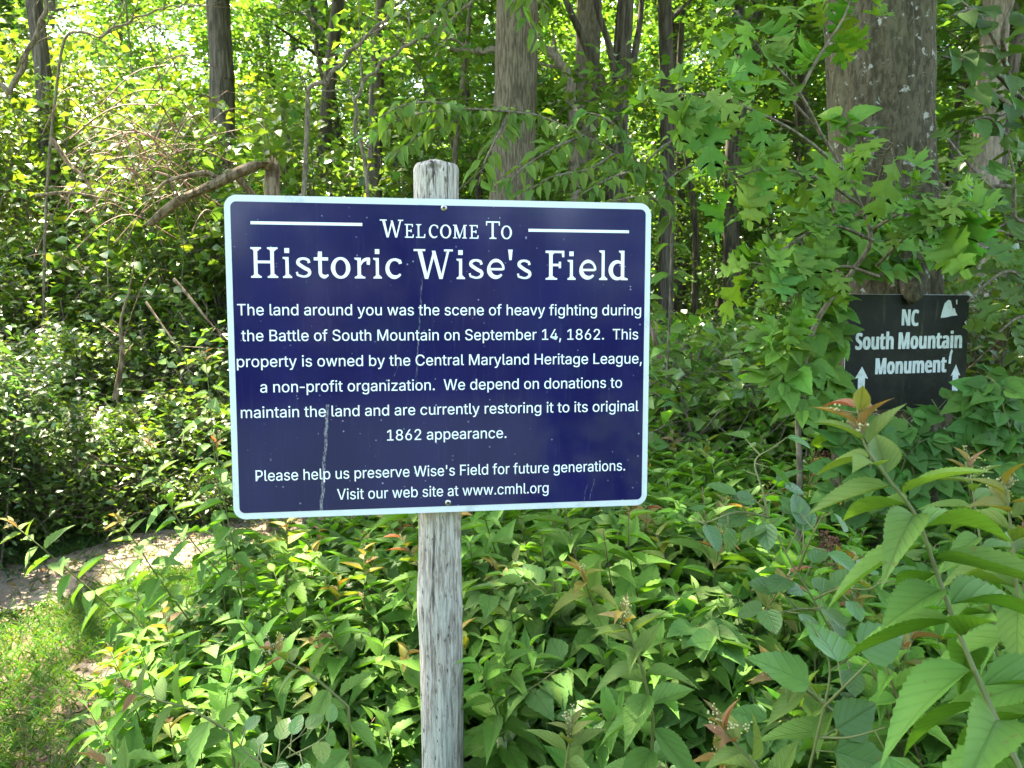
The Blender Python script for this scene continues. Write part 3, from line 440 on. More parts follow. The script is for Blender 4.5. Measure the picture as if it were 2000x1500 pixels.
def g_r(): return [vstem(.1, 0, .69), slab(0, .37, 0, .1, .255, 1), [(0, .69), (.2, .69), (.2, .6), (.1, .6), (0, .64)], band([(.2, .44)] + arc(.45, .44, .22, .2, 165, 70, 10), [.05, .1, .13]), [(.47, .69), (.55, .66), (.53, .45), (.42, .47), (.43, .6)]]
def g_c(): return [band([(.545, .5), (.52, .6)] + arc(.345, .345, .265, .295, 60, 320, 30), [.12, .08, .13, .15, .13, .07])]
def g_e(): return [band([(.08, .345), (.53, .345)] + arc(.315, .36, .25, .285, 0, 318, 34), [.08, .08, .12, .085, .15, .14, .07])]
def g_d(): return [vstem(.43, .0, 1.03), [(.36, 1.03), (.5, 1.03), (.5, .93), (.43, .93), (.36, .98)], [(.45, 0), (.68, 0), (.68, .05), (.585, .09), (.5, .09)], band(arc(.315, .345, .245, .295, 45, 315, 30), [.07, .13, .155, .13, .07])]
def g_F(): return [vstem(.12, 0, 1), slab(0, .4, 0, .12, .275, 1), box(0, .92, .64, 1), box(.2, .465, .52, .55), box(.45, .4, .53, .62), [(.54, 1), (.64, 1), (.64, .78), (.57, .78)], slab(.0, .35, 1, .12, .275, 0)]
def g_W(): return [[(.13, .97), (.28, .97), (.48, .0), (.37, 0)], [(.40, 0), (.475, 0), (.70, .86), (.64, .93)], [(.60, .95), (.715, .95), (.95, 0), (.84, 0)], [(.87, 0), (.945, 0), (1.18, .97), (1.105, .97)], box(.01, .935, .39, 1), box(1.0, .935, 1.29, 1)]
def g_q(): return [[(.0, 1.02), (.16, 1.02), (.12, .66), (.04, .66)]]
def g_E(): return [vstem(.12, 0, 1), box(0, 0, .68, .08), box(0, .92, .64, 1), box(.2, .465, .54, .55), box(.46, .4, .54, .62), [(.54, 1), (.64, 1), (.64, .78), (.57, .78)], [(.58, 0), (.68, 0), (.71, .24), (.63, .24)]]
def g_L(): return [vstem(.12, 0, 1), box(0, 0, .66, .08), slab(0, .4, 1, .12, .275, 0), [(.55, 0), (.66, 0), (.69, .28), (.61, .28)]]
def g_C(): return [band([(.7, .72), (.68, .9)] + arc(.44, .5, .35, .455, 58, 310, 34), [.10, .07, .13, .16, .13, .07])]
def g_O(): return g_o(.84, 1.0, .16)
def g_T(): return [vstem(.33, 0, 1), box(0, .92, .82, 1), slab(.2, .62, 0, .33, .485, 1), [(0, 1), (.08, 1), (.06, .76), (0, .76)], [(.74, 1), (.82, 1), (.82, .76), (.76, .76)]]
def g_M(): return [vstem(.12, 0, 1, .09), vstem(.86, 0, 1, .15), [(.1, 1), (.29, 1), (.58, .14), (.53, .0), (.48, .0)], [(.48, 0), (.56, 0), (.88, .9), (.88, 1)], slab(0, .34, 0, .12, .21, 1), slab(.74, 1.12, 0, .86, 1.01, 1), box(0, .93, .25, 1), box(.85, .93, 1.12, 1)]
GL = dict(H=g_H, i=g_i, l=g_l, s=g_s, t=g_t, o=g_o, r=g_r, c=g_c, e=g_e, d=g_d, F=g_F, W=g_W, E=g_E, L=g_L, C=g_C, O=g_O, T=g_T, M=g_M)
GL["'"] = g_q

SW, SH, YAW = .914, .683, R(8.3)
sign = tag(empty("welcome_sign", (-.142, 1.718, 1.506), (0, 0, YAW)),
           "large dark blue welcome sign with white border and white lettering on the wooden post", "sign")
cyw, syw = math.cos(YAW), math.sin(YAW)
def to_sign(px, py):
    """where the ray through a photo pixel meets the sign's plane, in sign units (x right, y up)"""
    p = at(px, py, 1.0); o = Vector((0, 0, CAM_Z)); d = p - o
    nrm = Vector((syw, -cyw, 0)); c0 = Vector(sign.location)
    h = o + d * ((c0 - o).dot(nrm) / d.dot(nrm)) - c0
    return h.x * cyw + h.y * syw, h.z

def rrect(w, h, r, n=10):
    out = []
    for cx, cy, a in ((w - r, h - r, 0), (-w + r, h - r, 90), (-w + r, -h + r, 180), (w - r, -h + r, 270)):
        out += [(cx + r * math.cos(R(a + 90 * i / n)), cy + r * math.sin(R(a + 90 * i / n))) for i in range(n + 1)]
    return out

def upright(me, y):           # local XY -> sign XZ, facing -Y
    for v in me.vertices: v.co = (v.co.x, y - v.co.z, v.co.y)
    me.update(); return me

m = NT("sign_white"); v = m.coord("Object")
dirt = m.math('MULTIPLY', m.ramp(m.noise(v, 14, 5, .7), .52, .72), .5)
spk = m.math('MULTIPLY', m.ramp(m.noise(v, 160, 2), .66, .74), .6)
c = m.mix(m.math('MAXIMUM', dirt, spk), (.56, .62, .63), (.30, .32, .30))
M['signwhite'] = m.done(m.bsdf(c, .45, .4))
m = NT("sign_lettering"); v = m.coord("Object")
M['letter'] = m.done(m.bsdf(m.mix(m.math('MULTIPLY', m.ramp(m.noise(v, 60, 3), .55, .75), .35), (.76, .80, .82), (.5, .52, .55)), .4, .4))
m = NT("sign_blue"); v = m.coord("Object")
base = m.mix(m.ramp(m.noise(m.coord("Object", (1, 1, .35)), 7, 4), .35, .7), (.005, .0045, .060), (.0095, .009, .078))
dust = m.math('MULTIPLY', m.ramp(m.noise(m.coord("Object", (30, 30, 2.2)), 3.0, 4, .7), .52, .8), .045)
base = m.mix(dust, base, (.25, .27, .30))
def specks(scale, r, thr, vec):
    d = m.voro(vec, scale); rn = m.n("ShaderNodeTexVoronoi"); m.l(vec, rn.inputs["Vector"]); rn.inputs["Scale"].default_value = scale
    sx = m.n("ShaderNodeSeparateColor"); m.l(rn.outputs["Color"], sx.inputs[0])
    rr = m.math('MULTIPLY', m.ramp(sx.outputs[0], thr, 1.0), r)
    return m.math('MULTIPLY', m.math('LESS_THAN', d, rr), m.math('MULTIPLY', sx.outputs[1], .38))
sp = m.math('MAXIMUM', specks(85, .17, .5, v), specks(40, .08, .55, m.coord("Object", (1, 1, .62))))
zone = m.ramp(m.noise(v, 4.5, 3), .38, .58)
base = m.mix(m.math('MULTIPLY', sp, zone), base, (.55, .58, .72))
sep = m.n("ShaderNodeSeparateXYZ"); m.l(v, sep.inputs[0])
def streak(px0, py0, px1, py1, w):
    (x0, z0), (x1, z1) = to_sign(px0, py0), to_sign(px1, py1)
    k = (x1 - x0) / (z1 - z0)
    line = m.math('ADD', m.math('MULTIPLY', m.math('SUBTRACT', sep.outputs[2], z0), k), x0)
    wob = m.math('MULTIPLY', m.math('SUBTRACT', m.noise(m.coord("Object", (0, 0, 1)), 30, 2), .5), .012)
    d = m.math('ABSOLUTE', m.math('SUBTRACT', sep.outputs[0], m.math('ADD', line, wob)))
    on = m.math('MULTIPLY', m.ramp(d, w, w * .3), m.math('MULTIPLY', m.math('LESS_THAN', sep.outputs[2], z0), m.math('GREATER_THAN', sep.outputs[2], z1)))
    return m.math('MULTIPLY', on, m.ramp(m.noise(m.coord("Object", (1, 1, .3)), 340, 3, .8), .38, .62))
st = m.math('MAXIMUM', m.math('MULTIPLY', streak(824, 545, 812, 760, .0022), .32), m.math('MULTIPLY', streak(640, 790, 627, 1006, .0045), .6))
for a in ((1146, 945, 1140, 985, .0008), (1160, 935, 1150, 985, .0008), (780, 705, 770, 735, .001)): st = m.math('MAXIMUM', st, m.math('MULTIPLY', streak(*a), .35))
base = m.mix(st, base, (.42, .42, .42))
rg = m.math('ADD', m.math('MULTIPLY', m.noise(m.coord("Object", (1, 1, .3)), 12, 4), .10), .06)
M['signblue'] = m.done(m.bsdf(base, rg, .38, m.bump(m.noise(v, 2.2, 2), .02, .05)))
M['steel'] = plain("screw_steel", (.5, .48, .44), .35, .5, .9)
M['recess'] = plain("screw_recess", (.02, .018, .015), .8)

me = fill_mesh("panel", [rrect(SW / 2, SH / 2, .026)], M['signwhite'], 0, .0016)
p = bpy.data.objects.new("panel", upright(me, .0016)); COL.objects.link(p); p.parent = sign
ix, iz = SW / 2 - .0125, SH / 2 - .0135
me = fill_mesh("blue_field", [rrect(ix, iz, .012)], M['signblue'])
p = bpy.data.objects.new("blue_field", upright(me, -.0004)); COL.objects.link(p); p.parent = sign

def line_ab(s, font, pl, pr, cap):
    (x0, z0), (x1, z1) = to_sign(*pl), to_sign(*pr)
    capu = max(FONT[font]['M'][1][0][1::2])
    return [upright(fill_mesh("t", fit(text_contours(s, font), x0 + dx, x1 + dx, (z0 + z1) / 2, cap, capu), M['letter']), y_) for dx, y_ in ((-.00012, -.0009), (.00012, -.00094))]

BODY = [("The land around you was the scene of heavy fighting during", (463.6, 612), (1251.7, 619.4)),
        ("the Battle of South Mountain on September 14, 1862.  This", (471.7, 662.4), (1246, 666.6)),
        ("property is owned by the Central Maryland Heritage League,", (462.9, 713), (1253, 713.7)),
        ("a non-profit organization.  We depend on donations to", (508.5, 762.5), (1214.4, 760.9)),
        ("maintain the land and are currently restoring it to its original", (470.8, 812), (1246.6, 806.9)),
        ("1862 appearance.", (756.2, 859.3), (989, 856.3))]
FOOT = [("Please help us preserve Wise's Field for future generations.", (499.6, 935.3), (1220.6, 923)),
        ("Visit our web site at www.cmhl.org", (658.7, 972), (1071, 966))]
CAPH = .0236
for s, a, b in BODY + FOOT: join_meshes("text_line", line_ab(s, 'A', a, b, CAPH), M['letter'], sign)

def serif_line(spec, base_l, base_r, caph, name):
    """spec: (letter, left px, right px, size); letters keep the spacing they have in the photograph"""
    (xl, zl), (xr, zr) = to_sign(*base_l), to_sign(*base_r); zb = (zl + zr) / 2
    ms, k = [], 0
    for ch, l, r, size in spec:
        x0 = to_sign(l, (base_l[1] + base_r[1]) / 2)[0]; x1 = to_sign(r, (base_l[1] + base_r[1]) / 2)[0]
        polys = GL[ch](); flat = [p for q in polys for p in (q[1] + q[2] if q[0] == 'band' else q)]; a = min(p[0] for p in flat); b = max(p[0] for p in flat)
        put_ = lambda q: [(x0 + (x - a) / (b - a) * (x1 - x0), zb + y * caph * size) for x, y in q]
        for q in polys:
            k += 1                                         # strokes lie a hair's breadth apart so that no two share a plane
            yy = -.0009 - .00002 * (k % 9)
            if q[0] == 'band':
                me = bpy.data.meshes.new("s"); l, r = put_(q[1]), put_(q[2]); n_ = len(l)
                me.from_pydata([(x, yy - (.000015 if i_ > n_ * .8 else 0), z) for i_, (x, z) in enumerate(l)] + [(x, yy - (.000015 if i_ > n_ * .8 else 0), z) for i_, (x, z) in enumerate(r)], [], [(i_, i_ + 1, n_ + i_ + 1, n_ + i_) for i_ in range(n_ - 1)])
                ms.append(me)
            else: ms.append(upright(fill_mesh("s", [put_(q)], M['letter']), yy))
    return join_meshes(name, ms, M['letter'], sign)
HX = lambda u: 490.8 + u * 58.8
HEAD = [('H', 0, .90), ('i', 1.06, 1.36), ('s', 1.485, 2.0), ('t', 2.09, 2.58), ('o', 2.65, 3.30), ('r', 3.44, 3.96), ('i', 4.06, 4.34), ('c', 4.46, 5.01), ('W', 5.40, 6.70),
        ('i', 6.82, 7.10), ('s', 7.22, 7.71), ('e', 7.83, 8.41), ("'", 8.53, 8.68), ('s', 8.82, 9.30), ('F', 9.77, 10.39), ('i', 10.5, 10.77), ('e', 10.89, 11.45), ('l', 11.55, 11.82), ('d', 11.86, 12.5)]
serif_line([(ch, HX(a), HX(b), 1) for ch, a, b in HEAD], (490, 538.7), (1226, 550.7), .0632, "title_lettering")
WEL = [('W', 742.3, 788, 1), ('E', 790.7, 808.3, .77), ('L', 812.7, 831, .77), ('C', 837.6, 856, .77), ('O', 859.5, 881.4, .77), ('M', 884.8, 911.8, .77), ('E', 917, 934.8, .77), ('T', 949.2, 976.2, 1), ('O', 978.5, 999.8, .77)]
serif_line(WEL, (742, 462.8), (1000, 467.8), .0375, "welcome_lettering")
def rule(a, b, t):
    (x0, z0), (x1, z1) = to_sign(*a), to_sign(*b); z = (z0 + z1) / 2
    return upright(fill_mesh("r", [box(x0, z - t / 2, x1, z + t / 2)], M['letter']), -.0009)
for a, b in (((489.3, 433.8), (707.6, 439.7)), ((1032, 449), (1228.2, 453.4))): join_meshes("rule_line", [rule(a, b, .0062)], M['letter'], sign)
for px, py in ((867, 406), (875, 981.5)):
    x, z = to_sign(px, py); b = MB()
    prof = [(.0068, 0), (.0066, .0012), (.005, .0024), (.0022, .003)]
    th = np.arange(20) / 20 * 2 * math.pi
    V = np.concatenate([np.stack([r * np.cos(th), np.full(20, -h), r * np.sin(th)], -1) for r, h in prof])
    b.add(V, [[i * 20 + j, (i + 1) * 20 + j, (i + 1) * 20 + (j + 1) % 20, i * 20 + (j + 1) % 20] for i in range(3) for j in range(20)])
    b.add(np.stack([.0022 * np.cos(th[::5]), np.full(4, -.003), .0022 * np.sin(th[::5])], -1), [[0, 1, 2, 3]])
    for a in (.3, .3 + math.pi / 2):
        u = np.array([math.cos(a), 0, math.sin(a)]); w = np.array([-math.sin(a), 0, math.cos(a)]); h = -.0034 - .0002 * (a > 1)
        b.add([u * .0034 + w * .0009 + [0, h, 0], u * .0034 - w * .0009 + [0, h, 0], -u * .0034 - w * .0009 + [0, h, 0], -u * .0034 + w * .0009 + [0, h, 0]], [[0, 1, 2, 3]], slot=1)
    o = b.build("screw", [M['steel'], M['recess']], sign); o.location = (x, -.0004, z)

# weathered post behind the sign
m = NT("weathered_post"); v = m.coord("Object", (1, 1, .1)); v2 = m.coord("Object", (1, 1, .3))
g1 = m.noise(v, 150, 6, .7, .6); g2 = m.noise(m.coord("Object", (1, 1, .22)), 24, 4, .6); g3 = m.noise(v2, 110, 4, .7)
c = m.mix(m.ramp(g1, .36, .60), (.20, .165, .13), (.49, .455, .39))
c = m.mix(m.math('MULTIPLY', m.ramp(g2, .50, .66), .6), c, (.21, .175, .145))
c = m.mix(m.math('MULTIPLY', m.ramp(m.noise(m.coord("Object", (1, 1, .3)), 9, 4), .5, .68), .45), c, (.40, .47, .41))
pit = m.ramp(g3, .60, .68)
c = m.mix(m.math('MULTIPLY', pit, .8), c, (.05, .042, .036))
crack = m.ramp(m.noise(m.coord("Object", (1, 1, .05)), 60, 4, .6, .3), .60, .68)
c = m.mix(m.math('MULTIPLY', crack, .95), c, (.07, .058, .05))
hh = m.math('SUBTRACT', g1, m.math('ADD', m.math('MULTIPLY', pit, .7), m.math('MULTIPLY', crack, .8)))
M['post'] = m.done(m.bsdf(c, .92, .15, m.bump(hh, 1.0, .006)))
d0 = 1.785
top, bot = at(851, 322, d0), at(864, 1500, d0)
bot = top + (bot - top) * ((top.z + .3) / (top.z - bot.z))
na, nz = 150, 620
th = np.arange(na) / na * 2 * math.pi
V = []
for i in range(nz + 1):
    f = i / nz; c0 = bot.lerp(top, f)
    r0 = .0492 - .0005 * f + .0022 * noise.noise(Vector((0, 0, c0.z * 5)))
    bend = .004 * noise.noise(Vector((4, 1, c0.z * 2.2)))
    for t in th:
        ct, stt = math.cos(t), math.sin(t)
        g = .0026 * noise.noise(Vector((ct * 2.2, stt * 2.2, c0.z * 3))) + .0022 * noise.noise(Vector((ct * 9, stt * 9, c0.z * 4))) + .0009 * noise.noise(Vector((ct * 26, stt * 26, c0.z * 9)))
        u = c0.z
        ang = (t + math.pi / 2) / .32                                     # 0 = facing the camera, right is positive
        ang = (ang + 9.82) % 19.63 - 9.82
        zz = top.z - u
        if .008 < zz < .020 and abs(ang) < 1.1: g -= .004 * (1 - abs(zz - .013) / .007)
        if .015 < zz < .09: g -= .0035 * max(0, 1 - abs(ang + .2 - .7 * math.sin(zz * 60 + 1.2)) / .28)
        kn = math.exp(-((ang - 3.2) / 1.2) ** 2 - ((zz - .875) / .03) ** 2) * .004 + math.exp(-((ang + 3.6) / 1.4) ** 2 - ((zz - 1.0) / .07) ** 2) * .006
        r = r0 + g + kn - (.004 * max(0, (f - .996) / .004) if f > .996 else 0)
        V.append((c0.x + bend + r * ct, c0.y + r * stt, c0.z))
b = MB()
i, j = np.meshgrid(np.arange(nz), np.arange(na), indexing='ij')
Q = np.stack([i * na + j, i * na + (j + 1) % na, (i + 1) * na + (j + 1) % na, (i + 1) * na + j], -1).reshape(-1, 4)
V = np.array(V); rings = [V]; k0 = nz * na
for q, rr in enumerate((.8, .55, .3, .08)):
    ring = V[k0:k0 + na].copy(); ring[:, :2] = np.array(top)[:2] + (ring[:, :2] - np.array(top)[:2]) * rr
    ring[:, 2] = top.z + .003 + .003 * np.sin(th * 3 + q) * rr; rings.append(ring)
VV = np.concatenate(rings)
Q2 = [[(nz + q) * na + j, (nz + q) * na + (j + 1) % na, (nz + q + 1) * na + (j + 1) % na, (nz + q + 1) * na + j] for q in range(4) for j in range(na)]
b.add(VV, np.concatenate([Q, np.array(Q2)]))
tag(b.build("sign_post", M['post']), "weathered grey round wooden post holding up the large blue sign", "post")
# ------------------------------------------------------------------ the oak with the black trail sign
def trunk(mb, ctrl, radii, n=48, k=14, amp=.02, freq=9.0, flute=0.0):
    """a trunk along control points with bark relief"""
    P = curve_pts(ctrl, k); m_ = len(P)
    rr = np.interp(np.linspace(0, 1, m_), np.linspace(0, 1, len(radii)), radii)
    th = np.arange(n) / n * 2 * math.pi
    V = np.zeros((m_, n, 3))
    for i, p in enumerate(P):
        for j, t in enumerate(th):
            c_, s_ = math.cos(t), math.sin(t)
            q = noise.noise(Vector((c_ * freq * .3, s_ * freq * .3, p.z * 1.1))) + .6 * noise.noise(Vector((c_ * freq, s_ * freq, p.z * 2.2))) + .3 * noise.noise(Vector((c_ * freq * 2.6, s_ * freq * 2.6, p.z * 5)))
            r = rr[i] + amp * q + flute * math.sin(3 * t + 1) * max(0, 1 - p.z / .8)
            V[i, j] = (p.x + r * c_, p.y + r * s_, p.z)
    i, j = np.meshgrid(np.arange(m_ - 1), np.arange(n), indexing='ij')
    Q = np.stack([i * n + j, i * n + (j + 1) % n, (i + 1) * n + (j + 1) % n, (i + 1) * n + j], -1).reshape(-1, 4)
    mb.add(V.reshape(-1, 3), Q)

def scatter(rs, P, n, sig):
    P = np.asarray([tuple(p) for p in P]); return P[rs.integers(0, len(P), n)] + rs.normal(0, 1, (n, 3)) * sig

def dirs(rs, n, out=None, lift=-.15, wild=.45):
    """mostly horizontal leaf directions with faces turned up, roughly outward"""
    a = rs.uniform(0, 2 * math.pi, n)
    D = np.stack([np.cos(a), np.sin(a), rs.normal(lift, .3, n)], -1)
    if out is not None: D = norm(D * .8 + norm(out) * .7)
    N = np.array([0, 0, 1.]) + rs.normal(0, wild, (n, 3))
    return norm(D), norm(N)

OAK_D = 3.17
oak = tag(empty("oak_tree", (0, 0, 0)), "big grey-barked oak with the black trail sign nailed to its trunk", "tree")
ob = MB()
p0, p1, p2 = at(1733, 560, OAK_D), at(1722, 250, OAK_D), at(1716, 0, OAK_D)
g0 = p0 + (p0 - p1) * ((p0.z + .1) / (p1.z - p0.z))
hi = p2 + (p2 - p1).normalized() * 4.5
trunk(ob, [g0, p0, p1, p2, (p2 + hi) / 2, hi], [.27, .190, .186, .196, .17, .13], 110, 44, .020, 9)
ob.build("trunk", M['oak'], oak)
rs = np.random.default_rng(5)
lb, fb = MB(), MB(); tw = []
for k in range(13):                                           # overhead limbs, above the frame, that shade the thicket
    az, z0 = rs.uniform(0, 6.28), rs.uniform(4.3, 7.2); L = rs.uniform(2.4, 4.2)
    s = Vector((hi.x - .05, OAK_D, z0)); e = s + Vector((math.cos(az) * L, math.sin(az) * L, rs.uniform(.4, 1.8)))
    P = curve_pts([s, s.lerp(e, .5) + Vector((0, 0, .35)), e], 6); lb.tube(P, np.linspace(.07, .012, len(P)), 6)
    for q in range(7):
        f = rs.uniform(.3, 1); a = s.lerp(e, f) + Vector((0, 0, .3 * (1 - abs(2 * f - 1)))); d_ = a + Vector((*rs.normal(0, .7, 2), rs.normal(.1, .35)))
        lb.tube([a, a.lerp(d_, .5) + Vector((0, 0, .06)), d_], [.012, .009, .004], 4); tw += [a.lerp(d_, u) for u in (.4, .7, 1)]
lb.build("limb", M['oak'], oak)
n = 12500; O = scatter(rs, tw, n, (.22, .22, .16)); D, N = dirs(rs, n)
fb.leaves(OAKL, O, D, N, rs.uniform(.11, .17, n), rs.uniform(.05, .07, n), tints(rs, n, (.055, .12, .022)))
fb.build("crown", M['oakleaf'], oak)

# low oak branches with big lobed leaves, in front of and left of the trunk
def oak_branch(parent, ctrl, r0, nl, rs, Lr=(.11, .165), tint=(.13, .26, .04), start=.3, leafname="branch_leaves"):
    P = curve_pts(ctrl, 8); b = MB(); b.tube(P, np.linspace(r0, r0 * .35, len(P)), 6, C=(1, 1, 1))
    pts, dd = [], []
    for k in range(nl):
        f = start + (1 - start) * (k + rs.uniform(0, 1)) / nl; i = min(int(f * (len(P) - 1)), len(P) - 2)
        p = P[i].lerp(P[i + 1], f * (len(P) - 1) - i); t = (P[i + 1] - P[i]).normalized()
        side = Vector((*rs.normal(0, 1, 2), rs.normal(0, .4))); side = (side - t * side.dot(t)).normalized()
        d = (t * rs.uniform(.2, .9) + side * .9 + Vector((0, 0, -.15))).normalized()
        e = p + d * rs.uniform(.02, .05); b.tube([p, e], [.0016, .001], 4)
        pts.append(tuple(e)); dd.append(tuple(d))
    f_ = MB(); n = len(pts)
    N = norm(np.array([0, -.35, 1.]) + rs.normal(0, .38, (n, 3)))
    dd = np.array(dd) + [0, 0, -.3]; pts = np.array(pts); Ls = rs.uniform(*Lr, n) * rs.uniform(.65, 1.1, n); Ws = Ls * rs.uniform(.36, .48, n); tc = tints(rs, n, tint, .2, .16); tp = rs.integers(0, 3, n)
    for k in range(3):
        q = tp == k; f_.leaves(OAKS[k], pts[q], dd[q], N[q], Ls[q], Ws[q], tc[q])
    w = b.build("branch", M['twig'], parent); f_.build(leafname, M['oakleaf'], w)
rs = np.random.default_rng(11)
A = lambda *a: [at(*q) for q in a]
sap = tag(empty("oak_sapling", tuple(at(1725, 900, 2.6))), "young oak with large lobed light green leaves leaning across the big trunk", "tree")
def rel(par, pts): return [p - Vector(par.location) for p in pts]
sap_base = Vector((.96, 2.72, 0)); sap.location = sap_base
main = A((1560, 1000, 2.7), (1560, 800, 2.7), (1590, 640, 2.68), (1665, 530, 2.66), (1700, 470, 2.62), (1680, 400, 2.6), (1645, 330, 2.55), (1605, 265, 2.52), (1550, 200, 2.5))
bm_ = MB(); bm_.tube(rel(sap, curve_pts([sap_base] + main, 8)), np.linspace(.012, .004, 8 * len(main) + 1), 7); bm_.build("stem", M['twig'], sap)
for ctrl, nl in (
    (((1706, 470, 2.62), (1620, 440, 2.5), (1540, 480, 2.42), (1480, 520, 2.38)), 26),
    (((1716, 540, 2.66), (1640, 520, 2.5), (1580, 560, 2.42), (1530, 590, 2.4)), 22),
    (((1680, 400, 2.6), (1600, 350, 2.5), (1500, 330, 2.4), (1440, 345, 2.36)), 20),
    (((1645, 330, 2.55), (1540, 250, 2.4), (1400, 190, 2.28), (1290, 185, 2.2)), 24),
    (((1605, 265, 2.52), (1560, 180, 2.45), (1480, 90, 2.4), (1440, 20, 2.35)), 18),
    (((1550, 200, 2.5), (1600, 110, 2.5), (1650, 30, 2.5), (1680, -60, 2.5)), 14),
    (((1700, 450, 2.62), (1770, 410, 2.5), (1830, 390, 2.4), (1890, 395, 2.35)), 18),
    (((1690, 420, 2.62), (1720, 340, 2.5), (1730, 300, 2.42), (1745, 280, 2.36)), 9),
    (((1712, 520, 2.66), (1760, 470, 2.52), (1800, 440, 2.45), (1850, 440, 2.4)), 14)):
    oak_branch(sap, rel(sap, A(*ctrl)), .006, nl, rs)

# climbing vine with broad pointed leaves over the lower trunk, left and above the trail sign
def leaf_spray(name, label, cat, base, ctrl_list, tpl, mats, Lr, ratio, tint, spacing, r0=.004, group=None, face=(0, -.6, .75), wild=.35, triple=False, seed=1, stem=None, droop=-.25):
    rs = np.random.default_rng(seed); t = tag(empty(name, base), label, cat, group); b, f_ = MB(), MB()
    pts, dd, up, sc_ = [], [], [], []
    for ctrl in ctrl_list:
        P = curve_pts([p - Vector(base) for p in ctrl], 10); b.tube(P, np.linspace(r0, r0 * .4, len(P)), 6)
        L = 0; nxt = spacing * rs.uniform(0, 1); sgn = 1
        for i in range(len(P) - 1):
            seg = (P[i + 1] - P[i]).length; L += seg
            while L > nxt:
                nxt += spacing * rs.uniform(.6, 1.4); sgn = -sgn
                tg = (P[i + 1] - P[i]).normalized(); fa = Vector(face).normalized()
                side = tg.cross(fa).normalized() * sgn
                d = (tg * rs.uniform(.15, .7) + side + Vector((*rs.normal(0, .3, 2), droop + rs.normal(0, .25)))).normalized()
                pe = P[i] + d * rs.uniform(.01, .04) + fa * rs.uniform(0, .03); b.tube([P[i], pe], [.0014, .001], 4)
                for q in ((-.9, 0, .9) if triple else (0,)):
                    dq = (d * math.cos(q) + fa.cross(d) * math.sin(q)).normalized()
                    pts.append(tuple(pe)); dd.append(tuple(dq)); sc_.append(1 if q == 0 else .82)
    n = len(pts); N = norm(np.array(face) + rs.normal(0, wild, (n, 3)))
    Ls = rs.uniform(*Lr, n) * np.array(sc_); tp = rs.integers(0, len(tpl), n); C = tints(rs, n, tint, .2, .14)
    for k in range(len(tpl)):
        s_ = tp == k; f_.leaves(tpl[k], np.array(pts)[s_], np.array(dd)[s_], N[s_], Ls[s_], Ls[s_] * ratio * rs.uniform(.9, 1.1, s_.sum()), C[s_])
    b.build("stem", stem or M['stem'], t); f_.build("foliage", mats, t)
    return t
leaf_spray("climbing_vine", "climbing vine with broad pointed leaves on the oak, left of the black trail sign", "vine", (1.38, 2.85, 0),
    [A((1640, 860, 2.82), (1612, 700, 2.8), (1606, 600, 2.78), (1620, 500, 2.82), (1625, 400, 2.86)),
     A((1640, 620, 2.78), (1600, 560, 2.74), (1560, 540, 2.7), (1520, 560, 2.68)),
     A((1645, 660, 2.78), (1590, 640, 2.74), (1530, 660, 2.66), (1500, 690, 2.62)),
     A((1640, 540, 2.8), (1690, 520, 2.80), (1740, 525, 2.80), (1790, 490, 2.88)),
     A((1640, 740, 2.78), (1590, 710, 2.72), (1540, 730, 2.66), (1510, 760, 2.62)),
     A((1650, 500, 2.82), (1690, 470, 2.8), (1730, 470, 2.82), (1780, 460, 2.86)),
     A((1645, 800, 2.8), (1600, 760, 2.72), (1570, 770, 2.66), (1545, 800, 2.62)),
     A((1630, 850, 2.8), (1680, 830, 2.78), (1720, 850, 2.78), (1760, 880, 2.78)), A((1625, 900, 2.8), (1670, 900, 2.76), (1710, 930, 2.74), (1770, 940, 2.74)),
     A((1630, 450, 2.86), (1680, 430, 2.86), (1720, 440, 2.88), (1760, 420, 2.92)), A((1625, 400, 2.86), (1640, 340, 2.88), (1660, 290, 2.9), (1650, 230, 2.92)),
     A((1640, 420, 2.86), (1600, 430, 2.82), (1570, 470, 2.78), (1560, 500, 2.76))],
    OVATE, M['vineleaf'], (.075, .12), .4, (.11, .25, .035), .032, triple=True, seed=3)
leaf_spray("trailing_creeper", "dark green creeper with toothed three-part leaves under the lower right of the black trail sign", "vine", (1.75, 2.6, 0),
    [A((1900, 1000, 2.6), (1880, 900, 2.62), (1850, 830, 2.66), (1820, 780, 2.72)),
     A((1800, 980, 2.6), (1780, 900, 2.6), (1790, 850, 2.62), (1760, 810, 2.66)),
     A((1960, 980, 2.6), (1950, 880, 2.6), (1920, 810, 2.62), (1880, 770, 2.66)),
     A((1930, 900, 2.6), (1935, 820, 2.62), (1910, 760, 2.64), (1900, 775, 2.68)), A((1700, 1000, 2.62), (1690, 930, 2.62), (1700, 870, 2.6), (1725, 830, 2.6)), A((1750, 1000, 2.62), (1760, 920, 2.6), (1790, 870, 2.6), (1830, 850, 2.62)), A((1800, 1000, 2.62), (1830, 930, 2.6), (1860, 890, 2.6), (1900, 870, 2.62)),
     A((1650, 1000, 2.62), (1640, 930, 2.6), (1655, 870, 2.6), (1680, 830, 2.62)), A((1990, 900, 2.6), (1960, 800, 2.6), (1945, 750, 2.6), (1925, 735, 2.62)),
     A((1720, 980, 2.55), (1700, 900, 2.56), (1720, 860, 2.6), (1740, 830, 2.64))],
    OVATE, M['vineleaf'], (.07, .11), .4, (.06, .17, .03), .034, triple=True, seed=8)

